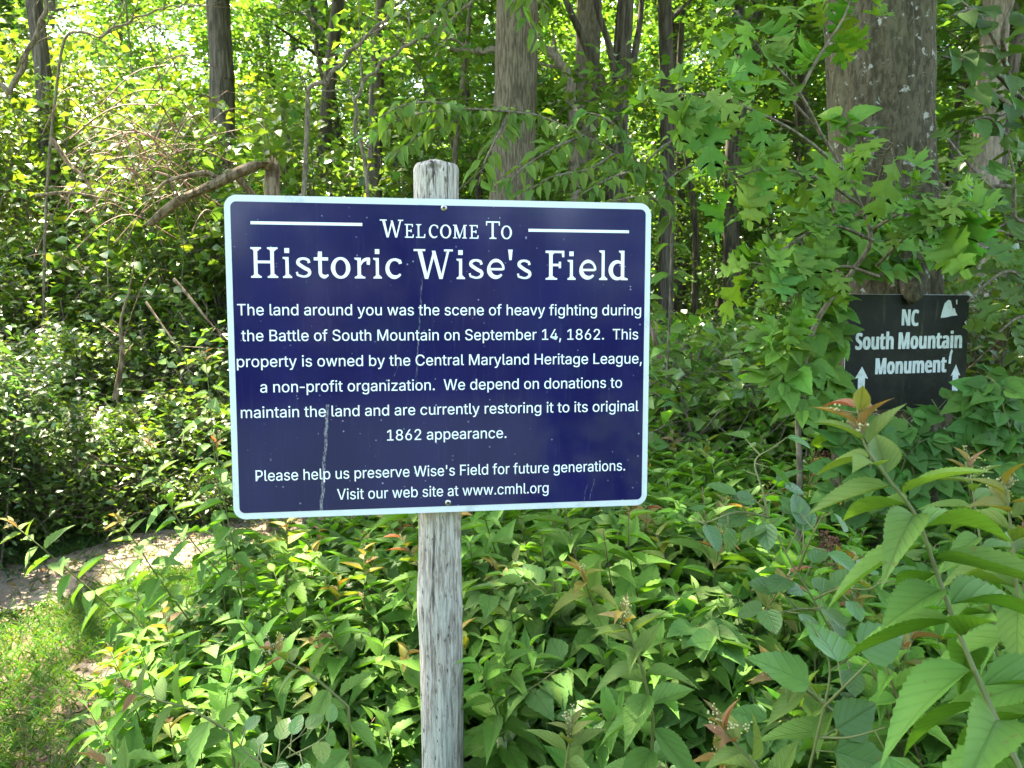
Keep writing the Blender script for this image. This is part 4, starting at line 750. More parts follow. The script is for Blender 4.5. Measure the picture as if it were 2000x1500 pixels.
# the black trail sign
TD = 2.90
tl, tr = at(1656, 574, TD), at(1894, 577, TD + .012)
TW = (tr - tl).length; TH = TW * .94
ux = (tr - tl).normalized(); tyaw = math.atan2(ux.y, ux.x); troll = R(-.4)
tsign = tag(empty("trail_sign", (tl + tr) / 2 - Vector((0, 0, TH / 2)), (R(-1), troll * -1, tyaw)),
            "small worn black trail sign with white lettering and arrows nailed to the oak", "sign")
u = TW / 238
m = NT("trail_black"); v = m.coord("Object")
c = m.mix(m.ramp(m.noise(v, 9, 5, .7), .4, .7), (.0045, .0055, .004), (.014, .017, .009))
c = m.mix(m.math('MULTIPLY', m.ramp(m.noise(v, 38, 4, .8), .58, .72), .5), c, (.04, .05, .022))
c = m.mix(m.math('MULTIPLY', m.ramp(m.noise(m.coord("Object", (1, 1, .12)), 30, 3), .62, .75), .35), c, (.07, .085, .04))
M['black'] = m.done(m.bsdf(c, .5, .22))
m = NT("trail_white"); v = m.coord("Object")
c = m.mix(m.math('MULTIPLY', m.ramp(m.noise(v, 45, 5, .8), .45, .7), .55), (.55, .6, .58), (.2, .23, .2))
M['twhite'] = m.done(m.bsdf(c, .6, .3))
hw, hh2 = TW / 2, TH / 2
out = rrect(hw, hh2, .012, 6)
notch = [(134 * u - hw, hh2), (126 * u - hw, hh2 - 20 * u), (118 * u - hw, hh2 - 15 * u), (104 * u - hw, hh2)]
k = next(i for i, p in enumerate(out) if p[0] < 0 and p[1] > 0)
me = fill_mesh("panel", [out], M['black'], 0, .0015); p = bpy.data.objects.new("panel", upright(me, .0015)); COL.objects.link(p); p.parent = tsign
me = fill_mesh("back_plate", [rrect(hw + .0012, hh2 + .0012, .0125, 6)], M['signwhite'], 0, .0007); p = bpy.data.objects.new("edge", upright(me, .004)); COL.objects.link(p); p.parent = tsign
S2 = lambda px, py: ((px - 1656) * u - hw, hh2 - (py - 574) * u)
def tline(s, l, r, base, cap):
    res = []
    for k, dx in enumerate((-.95, 0, .95)):
        cs = fit(text_contours(s, 'B'), S2(l, 0)[0] + dx * u, S2(r, 0)[0] + dx * u, S2(0, base[0])[1], cap * u, max(FONT['B']['M'][1][0][1::2]), (base[0] - base[1]) * u)
        res.append(upright(fill_mesh("t", cs, M['twhite']), -.0004 - .00006 * k))
    return res
for q in (("NC", 1764, 1795.5, (633, 634), 31), ("South Mountain", 1675, 1882.5, (680.5, 676), 32), ("Monument", 1716, 1854, (728, 723), 31)): join_meshes("text_line", tline(*q), M['twhite'], tsign)
def poly(name, pts, y=-.0005):
    me = fill_mesh(name, [[S2(*q) for q in c] for c in pts], M['twhite']); o = bpy.data.objects.new(name, upright(me, y)); COL.objects.link(o); o.parent = tsign
poly("arrow", [[(1689, 713), (1702, 737), (1695.5, 735), (1695.5, 800), (1682, 800), (1682, 735), (1675.5, 737)]])
poly("arrow", [[(1873.5, 708), (1883, 730), (1879, 728), (1879, 800), (1868, 800), (1868, 728), (1864, 731)]])
poly("peeled_patch", [[(1839, 618), (1842, 604), (1846, 590), (1853, 583), (1858, 585), (1862, 600), (1866, 599), (1868, 606), (1872, 613), (1862, 614), (1850, 617)],
                      [(1868, 583), (1870.5, 583), (1870.5, 592), (1868.5, 592)], [(1889, 623), (1893, 624), (1893, 639), (1888, 638.5), (1891, 637), (1887, 633), (1891, 631), (1886, 627)],
                      [(1863.5, 678), (1866, 682), (1864, 690), (1863, 707), (1858.5, 706), (1859, 694), (1861, 684)]])
b = MB(); bl = Vector((0, 0, 0))                               # a lip of bark grown over the top edge of the sign
lip = [at(1784, 545, 2.98), at(1783, 566, 2.925), at(1781, 582, 2.893), at(1778, 595, 2.892)]
P = curve_pts(lip, 8); b.tube(P, np.interp(np.linspace(0, 1, len(P)), [0, .35, .7, 1], [.05, .042, .026, .003]), 14)
b.build("bark_lip", M['oak'], oak)

# ------------------------------------------------------------------ meadowsweet: the leafy shrubs that fill the foreground
RED = [(.30, .075, .07), (.34, .16, .045), (.24, .20, .07), (.30, .11, .09)]
def spiraea_stem(rs, sb, fb, bb, base, az, H, spread, tpls, Lr, step, tip_red, r0=.0032, tint=(.085, .215, .030), droop=.12):
    base = Vector(base); o = Vector((math.cos(az), math.sin(az), 0)); side = Vector((-o.y, o.x, 0))
    wob = rs.normal(0, .03)
    P = [base + o * (spread * (f ** 1.5)) + side * (wob * math.sin(f * 5)) + Vector((0, 0, H * (f - .12 * f * f * spread / max(H, .1)))) for f in np.linspace(0, 1, 13)]
    sb.tube(P, np.linspace(r0, r0 * .42, 13), 6)
    Ls = np.cumsum([0] + [(P[i + 1] - P[i]).length for i in range(12)]); tot = Ls[-1]
    s, phi = tot * rs.uniform(.22, .32), rs.uniform(0, 6.28)
    O, D, N, L, C = [], [], [], [], []
    base_t = np.array(tint) * math.exp(rs.normal(0, .12)) * (1 + rs.normal(0, .07), 1, 1 + rs.normal(0, .12))
    red = np.array(RED[rs.integers(0, len(RED))]) if rs.uniform() < tip_red else None
    while s < tot:
        f = s / tot; i = min(int(np.searchsorted(Ls, s)) - 1, 11); i = max(i, 0)
        t = (P[i + 1] - P[i]).normalized(); p = P[i] + t * (s - Ls[i])
        a = t.cross(Vector((.3, .9, .2))).normalized(); bq = t.cross(a)
        r = a * math.cos(phi) + bq * math.sin(phi)
        ang = (1.25 - .45 * f ** 3) + rs.normal(0, .15)
        d = (r * math.sin(ang) + t * math.cos(ang) * 1.0 + Vector((0, 0, -droop * 2.2 * (1 - f) - .18))).normalized()
        n_ = (Vector((0, 0, 1)) + t * .35 + Vector(rs.normal(0, .22, 3)))
        k = .55 + .75 * math.sin(math.pi * min(1, f * 1.02) ** .8); k = max(k * (1.0 if f < .9 else 1 - (f - .9) * 5), .36)
        O.append(p + d * .004); D.append(d); N.append(n_); L.append(rs.uniform(*Lr) * k)
        c = base_t * math.exp(rs.normal(0, .14))
        young = max(0, (f - .72) / .28)
        c = c * (1 + .18 * young, 1 + .16 * young, 1)
        if red is not None and f > .86:
            q = min(1, (f - .86) / .09) * rs.uniform(.35, 1); c = c * (1 - q) + red * q
        C.append(c); phi += 2.4 + rs.normal(0, .15); s += step * (1 if f < .86 else .62)
    n = len(O); O, D, N, L, C = map(np.array, (O, D, N, L, C)); tp = rs.integers(0, len(tpls), n)
    for k in range(len(tpls)):
        m_ = tp == k
        if m_.any(): fb.leaves(tpls[k], O[m_], D[m_], N[m_], L[m_], L[m_] * rs.uniform(.185, .235, m_.sum()), C[m_])
    if bb is not None and red is not None:
        for q in range(9):
            bb.blob(P[-1] + Vector(rs.normal(0, .006, 3)) + Vector((0, 0, .006)), rs.uniform(.001, .002))
    return P

def spiraea(seed, H=.95, ns=11, tpls=SPIR, mat='spiraea', Lr=(.115, .165), step=.027, red=.2, spread=(.1, .42), dry=False):
    rs = np.random.default_rng(seed); t = empty("meadowsweet_shrub"); t["category"] = "shrub"
    sb, fb, bb, db = MB(), MB(), MB(), MB()
    for k in range(ns):
        az = k / ns * 6.28 + rs.normal(0, .3)
        P = spiraea_stem(rs, sb, fb, bb, (math.cos(az) * rs.uniform(0, .09), math.sin(az) * rs.uniform(0, .09), -.03), az, H * rs.uniform(.72, 1.08), rs.uniform(*spread), tpls, Lr, step, red)
    if dry:
        for q in range(2):                                      # last year's brown flower clusters on bare stalks
            az = rs.uniform(0, 6.28); s = Vector((0, 0, 0)); e = Vector((math.cos(az) * .2, math.sin(az) * .2, H * rs.uniform(1.0, 1.1)))
            P = curve_pts([s, s.lerp(e, .5) + Vector((.02, 0, 0)), e], 5); sb.tube(P, [.0018] * len(P), 5)
            for z in range(110):
                h = rs.uniform(0, 1); rr = .038 * (1 - .7 * h); a2 = rs.uniform(0, 6.28); r2 = rr * math.sqrt(rs.uniform(0, 1))
                c = e + Vector((math.cos(a2) * r2, math.sin(a2) * r2, (h - .4) * .085)); db.blob(c, rs.uniform(.0022, .0042))
                if z % 5 == 0: db.tube([e + Vector((0, 0, (h - .6) * .05)), c], [.0007, .0006], 4)
    sb.build("stem", M['redstem'] if seed % 2 else M['stem'], t); fb.build("foliage", M[mat], t)
    if bb.v: bb.build("flower_buds", M['bud'], t)
    if db.v: db.build("dried_flower_heads", M['dry'], t)
    return t
NEAR = [spiraea(20 + i, dry=(i == 4)) for i in range(6)]
FAR = [spiraea(40 + i, H=1.0, ns=12, tpls=SPIRF, mat='spiraea_far', Lr=(.095, .14), step=.026, red=.15) for i in range(3)]
rs = np.random.default_rng(77)
def edge_x(y):       # the left edge of the thicket, beside the path
    return np.interp(y, [1.0, 1.35, 2.0, 3.0, 3.6, 4.2, 5.0, 20], [-.55, -.74, -.98, -1.15, -.8, -.3, .2, .2])
ZONES = {
    'left': "leafy meadowsweet shrub in the thick patch left of the post, below the blue sign",
    'right': "leafy meadowsweet shrub in the thick patch right of the post, below the two signs",
    'behind': "smaller looking meadowsweet shrub further back between the blue sign and the black trail sign",
}
y = 1.28; row = 0
while y < 9.5:
    sp = .29 if y < 2.6 else .34 if y < 4 else .42 + .05 * (y - 4)
    x = edge_x(y) + rs.uniform(0, sp)
    while x < .72 * y + .25:
        X, Y = x + rs.normal(0, .05), y + rs.normal(0, .06)
        ok = not (abs(X + .16) < (.66 if Y < 1.76 else .40) and Y < 1.98)
        if Y < 1.75 and X > -.62 and X < .62: ok = ok and (X < -.66 or X > .42)
        if (X - 1.5) ** 2 + (Y - OAK_D) ** 2 < .35 ** 2: ok = False
        if 1.15 < X < 1.9 and 2.2 < Y < 2.95: h_cap = .95
        else: h_cap = 9
        near = Y < 4.1
        P = (NEAR if near else FAR)
        pr = P[rs.integers(0, len(P))]
        if pr is NEAR[4] and rs.uniform() < .6: pr = NEAR[2]
        h = .95 + .12 * min(max((Y - 1.3) / 1.2, 0), 1) + rs.normal(0, .06)
        if X < -.3: h -= .12 + .22 * max(0, min(1, (-X - .3)))
        if X > .5 and Y < 1.9: h -= .04
        if Y > 4: h = rs.uniform(.75, 1.05)
        h = min(h, h_cap)
        if ok:
            z = 'behind' if not near else ('left' if X < -.16 else 'right')
            copy_thing(pr, (X, Y, terrain(X, Y)), rs.uniform(0, 6.28), (h * rs.uniform(.95, 1.12), h * rs.uniform(.95, 1.12), h), ZONES[z],
                       {'left': "meadowsweet shrubs left of the post", 'right': "meadowsweet shrubs right of the post", 'behind': "meadowsweet shrubs in the middle distance"}[z], (rs.normal(0, .08), rs.normal(0, .08)))
        x += sp * rs.uniform(.75, 1.25)
    y += sp * .82; row += 1
for o in NEAR + FAR:
    if not o.get("_used"): o["_used"] = 1; o.location = (0.6, 2.4, 0); o["label"] = ZONES['right']; o["group"] = "meadowsweet shrubs right of the post"

def broadleaf(seed, H, tint, Lr, tpl, mat):
    rs = np.random.default_rng(seed); t = empty("broadleaf_weed"); t["category"] = "plant"; sb, fb = MB(), MB()
    for k in range(9):
        az = k * 2.4; o = Vector((math.cos(az), math.sin(az), 0)); h = H * rs.uniform(.6, 1.05); r = rs.uniform(.12, .42)
        P = curve_pts([Vector((0, 0, -.03)), o * r * .35 + Vector((0, 0, h * .55)), o * r * .8 + Vector((0, 0, h * .92)), o * r * 1.25 + Vector((0, 0, h * .95))], 6); sb.tube(P, np.linspace(.0032, .0014, len(P)), 5)
        O, D, N = [], [], []
        for i in range(4, len(P)):
            for q in (-1, 1, 0):
                tg = (P[i] - P[i - 1]).normalized(); sd = tg.cross(Vector((0, 0, 1))).normalized() * q
                d = (tg * rs.uniform(.3, .8) + sd + Vector((*rs.normal(0, .3, 2), rs.normal(-.15, .2)))).normalized(); e = P[i] + d * rs.uniform(.012, .03)
                sb.tube([P[i], e], [.001, .0008], 4); O.append(e); D.append(d); N.append(Vector((0, 0, 1)) + Vector(rs.normal(0, .3, 3)))
        n = len(O); L = rs.uniform(*Lr, n); fb.leaves(tpl[k % len(tpl)], np.array(O), np.array(D), np.array(N), L, L * rs.uniform(.34, .44, n), tints(rs, n, tint, .15, .12))
    sb.build("stem", M['stem'], t); fb.build("foliage", M[mat], t); return t
WEED = [broadleaf(301, .92, (.095, .20, .045), (.05, .075), OVATE, 'vineleaf'), broadleaf(302, .85, (.08, .185, .05), (.038, .055), ROUND, 'glossy'), broadleaf(303, 1.0, (.07, .165, .035), (.065, .095), OVATE, 'vineleaf')]
rs = np.random.default_rng(91)
for k in range(80):
    Y = rs.uniform(1.5, 4.6); X = rs.uniform(-.34, .68) * Y
    if abs(X + .16) < .5 and Y < 2.05 or Y < 1.78 and -.68 < X < .48 or X < edge_x(Y) + .1 or (X - 1.5) ** 2 + (Y - OAK_D) ** 2 < .3 ** 2: continue
    left = X < -.16
    copy_thing(WEED[rs.integers(0, 3)], (X, Y, terrain(X, Y)), rs.uniform(0, 6.28), rs.uniform(.8, 1.02) - (.15 if left else 0), "broad-leaved green weed among the meadowsweet %s of the post" % ('left' if left else 'right'), "broad-leaved weeds %s of the post" % ('left' if left else 'right'))
for X, Y, s_ in ((1.2, 2.72, .95), (1.42, 2.6, .8), (1.05, 2.95, 1.0), (1.7, 2.65, .75), (1.3, 2.45, .85), (1.02, 2.6, .9)):
    copy_thing(WEED[rs.integers(0, 3)], (X, Y, 0), rs.uniform(0, 6.28), s_, "broad-leaved green weed crowding the foot of the big oak", "weeds at the foot of the oak")

def hero_stem(name, label, ctrl, base_xy, seed, Lr, step, red, tpl=HERO, start=.1, tint=(.088, .21, .034)):
    """one tall meadowsweet shoot close to the camera"""
    rs = np.random.default_rng(seed)
    P = [at(*q) for q in ctrl]; base = Vector((*base_xy, 0)); t = tag(empty(name, base), label, "plant")
    Q = curve_pts([p - base for p in P] , 10)
    if (P[-1] - base).length > .05: Q = Q + curve_pts([Q[-1], (Q[-1] + Vector((0, 0, 0))) * .5, Vector((0, 0, 0))], 6)[1:]
    sb, fb, bb = MB(), MB(), MB(); m_ = len(Q)
    sb.tube(Q[::-1], np.linspace(.0034, .0013, m_), 8)
    Ls = np.cumsum([0] + [(Q[i + 1] - Q[i]).length for i in range(m_ - 1)]); s, phi = .0, rs.uniform(0, 6)
    O, D, N, L, C = [], [], [], [], []
    while s < min(Ls[-1], .75):
        i = max(min(int(np.searchsorted(Ls, s)) - 1, m_ - 2), 0)
        t_ = -(Q[i + 1] - Q[i]).normalized(); p = Q[i] - t_ * (s - Ls[i])
        a = t_.cross(Vector((.2, .9, .3))).normalized(); bq = t_.cross(a); r = a * math.cos(phi) + bq * math.sin(phi)
        f = min(1, s / .16); ang = (rs.uniform(.3, 1.25) if s < .03 else .85 + .45 * f) + rs.normal(0, .12)
        d = (r * math.sin(ang) + t_ * math.cos(ang) + Vector((0, 0, -.45 * f))).normalized()
        O.append(p + d * .004); D.append(d); N.append(Vector((0, -.25, 1)) + t_ * .2 + Vector(rs.normal(0, .2, 3)))
        L.append(rs.uniform(*Lr) * ((.3 if s < .03 else .42) + .58 * f)); c = np.array(tint) * math.exp(rs.normal(0, .12))
        br = max(0, 1 - s / .2); c = c * (1 - .5 * br) + np.array((.19, .16, .065)) * .5 * br
        if s < .035: q = rs.uniform(.5, 1) * red; c = c * (1 - q) + np.array(RED[rs.integers(0, 4)]) * q
        C.append(c); phi += 2.4 + rs.normal(0, .1); s += step * (.36 if s < .04 else .75 if s < .12 else 1)
    O, D, N, L, C = map(np.array, (O, D, N, L, C)); n = len(O); tp = rs.integers(0, 3, n)
    for k in range(3):
        q = tp == k
        if q.any(): fb.leaves(tpl[k], O[q], D[q], N[q], L[q], L[q] * rs.uniform(.17, .21, q.sum()), C[q])
    for q in range(5):
        c = Q[0] + Vector(rs.normal(0, .014, 3)); sb.tube([Q[1], c], [.0009, .0006], 4)
        for z in range(9): bb.blob(c + Vector(rs.normal(0, .0035, 3)), rs.uniform(.0010, .0018))
    sb.build("stem", M['stem'], t); fb.build("foliage", M['spiraea'], t); bb.build("flower_buds", M['bud'], t)
hero_stem("tall_meadowsweet", "tall close meadowsweet stem with pink and orange tip in front of the black trail sign",
          [(1675, 800, .86), (1690, 870, .85), (1735, 935, .84), (1790, 1010, .83), (1830, 1120, .82), (1870, 1230, .80), (1930, 1370, .77), (2010, 1540, .72)], (.62, .60), 4, (.105, .14), .0165, 1.0)
hero_stem("tall_meadowsweet", "meadowsweet stem with orange top, right of the tallest one, under the trail sign's right corner",
          [(1895, 900, 1.5), (1900, 960, 1.48), (1915, 1060, 1.46), (1935, 1180, 1.45), (1950, 1300, 1.45)], (.95, 1.5), 7, (.10, .13), .021, .9)
hero_stem("tall_meadowsweet", "close meadowsweet stem with deep pink tip leaves near the bottom edge, right of the post",
          [(1410, 1415, 1.0), (1425, 1440, 1.0), (1470, 1490, .99), (1530, 1560, .98)], (.38, 1.0), 9, (.09, .125), .021, 1.0)
hero_stem("tall_meadowsweet", "meadowsweet stem with pale star-shaped top, right of the post and below the sign's corner",
          [(1215, 1195, 1.3), (1230, 1235, 1.3), (1255, 1310, 1.3), (1275, 1400, 1.3)], (.25, 1.35), 12, (.10, .13), .020, .55)
hero_stem("tall_meadowsweet", "meadowsweet stem with green spreading top leaves, low beside the post on its right",
          [(1115, 1420, 1.25), (1112, 1450, 1.25), (1105, 1500, 1.25)], (.1, 1.25), 15, (.11, .14), .021, .3)
hero_stem("tall_meadowsweet", "meadowsweet stem with bronze tip leaves, right of the post and low under the trail sign",
          [(1500, 1310, 1.1), (1520, 1320, 1.1), (1570, 1345, 1.1), (1640, 1400, 1.1)], (.48, 1.1), 19, (.10, .13), .022, .6)
hero_stem("tall_meadowsweet", "close drooping meadowsweet stem rising along the right edge of the photo, below the creeper",
          [(1965, 950, .98), (1975, 1040, .97), (1990, 1180, .95), (2020, 1400, .92), (2060, 1600, .88)], (.66, .8), 24, (.11, .145), .019, .5)
for k, (ctrl, bxy, lab) in enumerate((
    ([(20, 1020, 2.3), (70, 1060, 2.3), (140, 1120, 2.35), (230, 1200, 2.4), (330, 1300, 2.4)], (-1.1, 2.5), "arching meadowsweet stem with orange tip reaching over the grass at the photo's left edge"),
    ([(225, 1010, 2.3), (265, 1060, 2.3), (310, 1130, 2.35), (390, 1240, 2.4)], (-.95, 2.4), "arching meadowsweet stem with small orange tip in front of the dirt path"),
    ([(290, 860, 2.45), (320, 960, 2.45), (370, 1050, 2.45), (430, 1120, 2.45)], (-.85, 2.45), "tall meadowsweet stem with red tip just left of the blue sign's lower corner"),
    ([(400, 690, 2.5), (410, 780, 2.5), (420, 900, 2.5), (440, 1050, 2.5)], (-.88, 2.5), "tallest meadowsweet stem with orange tip touching the blue sign's left edge"),
    ([(420, 860, 2.3), (430, 930, 2.3), (450, 1040, 2.3), (470, 1130, 2.3)], (-.78, 2.3), "meadowsweet stem with yellowish leaves at the blue sign's lower left corner"),
    ([(240, 1340, 1.5), (300, 1365, 1.5), (370, 1385, 1.5), (450, 1430, 1.5)], (-.5, 1.5), "low meadowsweet stem with pink tip leaning left over the grass"),
    ([(530, 1265, 1.4), (560, 1290, 1.4), (610, 1320, 1.4), (680, 1380, 1.4)], (-.28, 1.45), "meadowsweet stem with orange hanging tip leaf left of the post"),
    ([(180, 1480, 1.35), (220, 1500, 1.35), (300, 1540, 1.35)], (-.55, 1.35), "meadowsweet stem with orange tip at the bottom left, over the lawn"))):
    hero_stem("tall_meadowsweet", lab, ctrl, bxy, 60 + k, (.085, .12), .027, .9, SPIR[:3])

# roundish-leaved rose canes and a greenbrier in the right foreground
leaf_spray("rose_cane", "arching wild rose cane with small round glossy leaves under the sign's right corner", "plant", (.55, 1.25, 0),
    [A((1660, 1300, 1.15), (1600, 1190, 1.14), (1540, 1090, 1.15), (1500, 1010, 1.17), (1460, 960, 1.2)), A((1500, 1010, 1.17), (1440, 1000, 1.15), (1380, 1020, 1.14), (1350, 1010, 1.13)),
     A((1600, 1190, 1.14), (1560, 1190, 1.12), (1510, 1200, 1.1), (1470, 1210, 1.08)), A((1590, 1170, 1.14), (1640, 1150, 1.12), (1700, 1150, 1.1), (1730, 1120, 1.1)),
     A((1560, 1110, 1.15), (1580, 1060, 1.13), (1610, 1000, 1.12)), A((1500, 1010, 1.17), (1490, 960, 1.18), (1475, 900, 1.2), (1520, 870, 1.22))],
    ROUND, M['glossy'], (.036, .052), .36, (.05, .14, .04), .026, r0=.0022, face=(0, -.4, .9), seed=21, wild=.3)
leaf_spray("rose_cane", "wild rose cane with pale round leaves low at the bottom edge, left of the post", "plant", (-.36, 1.25, 0),
    [A((500, 1600, 1.22), (540, 1490, 1.22), (570, 1450, 1.22), (600, 1430, 1.22)), A((560, 1480, 1.22), (620, 1450, 1.2), (650, 1420, 1.2)), A((530, 1500, 1.2), (480, 1470, 1.2), (460, 1440, 1.2))],
    ROUND, M['glossy'], (.028, .04), .36, (.10, .2, .06), .02, r0=.0018, face=(0, -.4, .9), seed=22)
leaf_spray("greenbrier", "greenbrier with broad heart-shaped shiny leaves at the bottom right, beside the tall stem", "plant", (.55, 1.02, 0),
    [A((1560, 1580, 1.0), (1600, 1420, 1.0), (1620, 1300, 1.01), (1580, 1210, 1.03)), A((1610, 1380, 1.0), (1660, 1330, .98), (1700, 1290, .98)), A((1600, 1440, 1.0), (1660, 1440, .98), (1730, 1420, .97))],
    OVATE, M['glossy'], (.06, .085), .44, (.055, .145, .03), .05, r0=.0022, face=(0, -.5, .85), seed=23)
# ------------------------------------------------------------------ trees of the wood
def forest_tree(seed, H, r0, z0, Rr, nl, nleaf, Ls, bark, tint, lean=.3, name="forest_tree", tpl=DIA, sig=.2, n=9):
    rs = np.random.default_rng(seed); t = empty(name); t["category"] = "tree"; wb, lb, fb = MB(), MB(), MB()
    top = Vector((rs.normal(0, lean), rs.normal(0, lean), H))
    ctrl = [Vector((0, 0, -.2))] + [top * f + Vector((rs.normal(0, .05 + .02 * H * .5), rs.normal(0, .05 + .02 * H * .5), 0)) for f in (.25, .5, .75)] + [top]
    P = curve_pts(ctrl, 8); wb.tube(P, np.interp(np.linspace(0, 1, len(P)), [0, .06, .5, 1], [r0 * 1.25, r0, r0 * .72, r0 * .2]), n)
    tw = []
    for k in range(nl):
        f = z0 / H + (1 - z0 / H) * (k + rs.uniform(0, 1)) / nl; i = min(int(f * (len(P) - 1)), len(P) - 1); s = P[i]
        az = k * 2.4 + rs.normal(0, .4); L = Rr * (1.1 - .75 * (f - z0 / H) / (1 - z0 / H)) * rs.uniform(.65, 1.1)
        e = s + Vector((math.cos(az) * L, math.sin(az) * L, L * rs.uniform(-.05, .55)))
        q = curve_pts([s, s.lerp(e, .5) + Vector((0, 0, L * .1)) + Vector(rs.normal(0, .06 * L, 3)), e], 5)
        lb.tube(q, np.linspace(max(r0 * .28, .008), .004, len(q)), 5)
        for w in range(6):
            a = q[rs.integers(2, len(q))]; b_ = a + Vector((*(rs.normal(0, .26, 2) * L), rs.normal(0, .1) * L))
            lb.tube([a, a.lerp(b_, .5) + Vector((0, 0, .03)), b_], [.006, .004, .002], 4); tw += [a.lerp(b_, u_) for u_ in (.3, .6, .9)]
    wb.build("trunk", bark, t); lb.build("limbs", bark, t)
    O = scatter(rs, tw, nleaf, (sig, sig, sig * .5)); D, N = dirs(rs, nleaf)
    tp = rs.integers(0, len(tpl), nleaf); L = rs.uniform(*Ls, nleaf); C = tints(rs, nleaf, tint, .28, .2)
    for k in range(len(tpl)):
        m_ = tp == k; fb.leaves(tpl[k], O[m_], D[m_], N[m_], L[m_], L[m_] * rs.uniform(.26, .36, m_.sum()), C[m_])
    fb.build("crown", M['treeleaf'], t)
    return t
LG, MG, DG = (.112, .23, .042), (.088, .19, .036), (.06, .135, .028)
POLES = [forest_tree(100 + i, 13 + i, .075 + .02 * i, 4.3, 2.2, 13, 4800, (.09, .14), M['bark'], MG) for i in range(3)]
LOW = [forest_tree(110 + i, 5.2 + .7 * i, .035, .9, 1.7, 12, 5200, (.07, .11), M['twig'], (LG, MG, LG)[i], .4, "understory_tree") for i in range(3)]
BIG = [forest_tree(120 + i, 17, .2, 4.5, 3.6, 18, 9000, (.10, .16), M['bark'], MG, .5) for i in range(2)]
BACK = [forest_tree(130 + i, 15, .13, .6, 3.4, 24, 12000, (.13, .2), M['bark'], (MG, DG)[i], .5, "far_tree", sig=.42) for i in range(2)]

LAB = {
    'pole_m': ("slender dark trunk standing in the shaded wood between the blue sign and the oak", "slender trees between the signs"),
    'pole_l': ("slender dark trunk in the wood above the blue sign, left of the ridged trunk", "slender trees above the sign"),
    'pole_r': ("slender trunk in the wood to the right of the big oak", "slender trees right of the oak"),
    'low_m': ("small leafy understory tree in the shade between the blue sign and the oak", "understory trees between the signs"),
    'low_l': ("small understory tree above the blue sign, left of the thick ridged trunk", "understory trees above the sign"),
    'low_r': ("small leafy understory tree to the right of the big oak", "understory trees right of the oak"),
    'back': ("tall dense tree far back, closing off the wood", "far trees closing off the wood"),
    'thick_l': ("tall leafy tree standing behind the sunlit thicket on the left", "trees behind the left thicket"),
}
def zone(x, y):
    px = 1000 + FPX * x / y
    return 'l' if px < 1000 else 'm' if px < 1690 else 'r'
rs = np.random.default_rng(31)
cnt = 0
placed = []
def free(x, y, d):
    for a, b_, c in placed:
        if (a - x) ** 2 + (b_ - y) ** 2 < max(d, c) ** 2: return False
    placed.append((x, y, d)); return True
def put(protos, kind, x, y, sc):
    L = LAB[kind]; copy_thing(protos[rs.integers(0, len(protos))], (x, y, terrain(x, y)), rs.uniform(0, 6.28), sc, L[0], L[1], (rs.normal(0, .03), rs.normal(0, .03)))
for px, y, s in ((1296, 9.2, 1.0), (1445, 10.5, 1.0), (1380, 13, 1.1), (1345, 11.5, .8), (1500, 12.5, 1.0), (1555, 15, 1.0), (1420, 16, 1.1), (1330, 17, 1.2), (1470, 19, 1.3), (1590, 11, .9), (1535, 20, 1.3), (1400, 22, 1.3), (1620, 17, 1.2), (1310, 14, 1.0), (1365, 19, 1.0), (1580, 22, 1.3), (1450, 14.5, .8), (1485, 16.5, .9)):
    x = (px - 1000) / FPX * y; placed.append((x, y, .5)); put(POLES, 'pole_m', x, y, s)
for px, y, s in ((745, 9.5, 1.25), (617, 11, 1.1), (660, 13, 1.0), (700, 15, 1.0), (800, 12.5, .8), (850, 15, 1.0), (905, 17, 1.3), (945, 11, .8), (560, 16, 1.2), (780, 18, 1.3), (640, 20, 1.3), (880, 21, 1.2)):
    x = (px - 1000) / FPX * y; placed.append((x, y, .5)); put(POLES, 'pole_l', x, y, s)
for px, y, s in ((1850, 9.5, .9), (1975, 8.0, .9), (1890, 14, 1.2), (1840, 18, 1.2), (1960, 16, 1.2), (1780, 13, 1.0), (1720, 18, 1.3), (1930, 21, 1.3)):
    x = (px - 1000) / FPX * y; placed.append((x, y, .5)); put(POLES, 'pole_r', x, y, s)
for k in range(900):
    y = rs.uniform(8.5, 26); x = rs.uniform(-.42, .76) * y
    if x < -.25 * y and y < 12: continue
    if zone(x, y) == 'm' and y < 15: continue
    if free(x, y, 1.15): put(LOW, 'low_' + zone(x, y), x, y, rs.uniform(.8, 1.35)); cnt += 1
    if cnt >= 120: break
for px, y, s in ((1560, 10.5, .9), (1370, 13.5, 1.0), (1470, 14.2, 1.1)): put(LOW, 'low_m', (px - 1000) / FPX * y, y, s)
for k in range(105):
    y = rs.uniform(23, 40); x = rs.uniform(-.85, .85) * y
    if free(x, y, 2.0): put(BACK, 'back', x, y, rs.uniform(.85, 1.3))
for x, y, s in ((-11, 22, .8), (-6, 21, .8), (-14, 24, .9), (-8.5, 24, .9)):
    put(BIG, 'thick_l', x, y, s)
for ps in (POLES, LOW, BIG, BACK):
    for o in ps:
        if not o.get("_used"): o["_used"] = 1; o.location = (-9, 27, 0); o["label"], o["group"] = LAB['back']

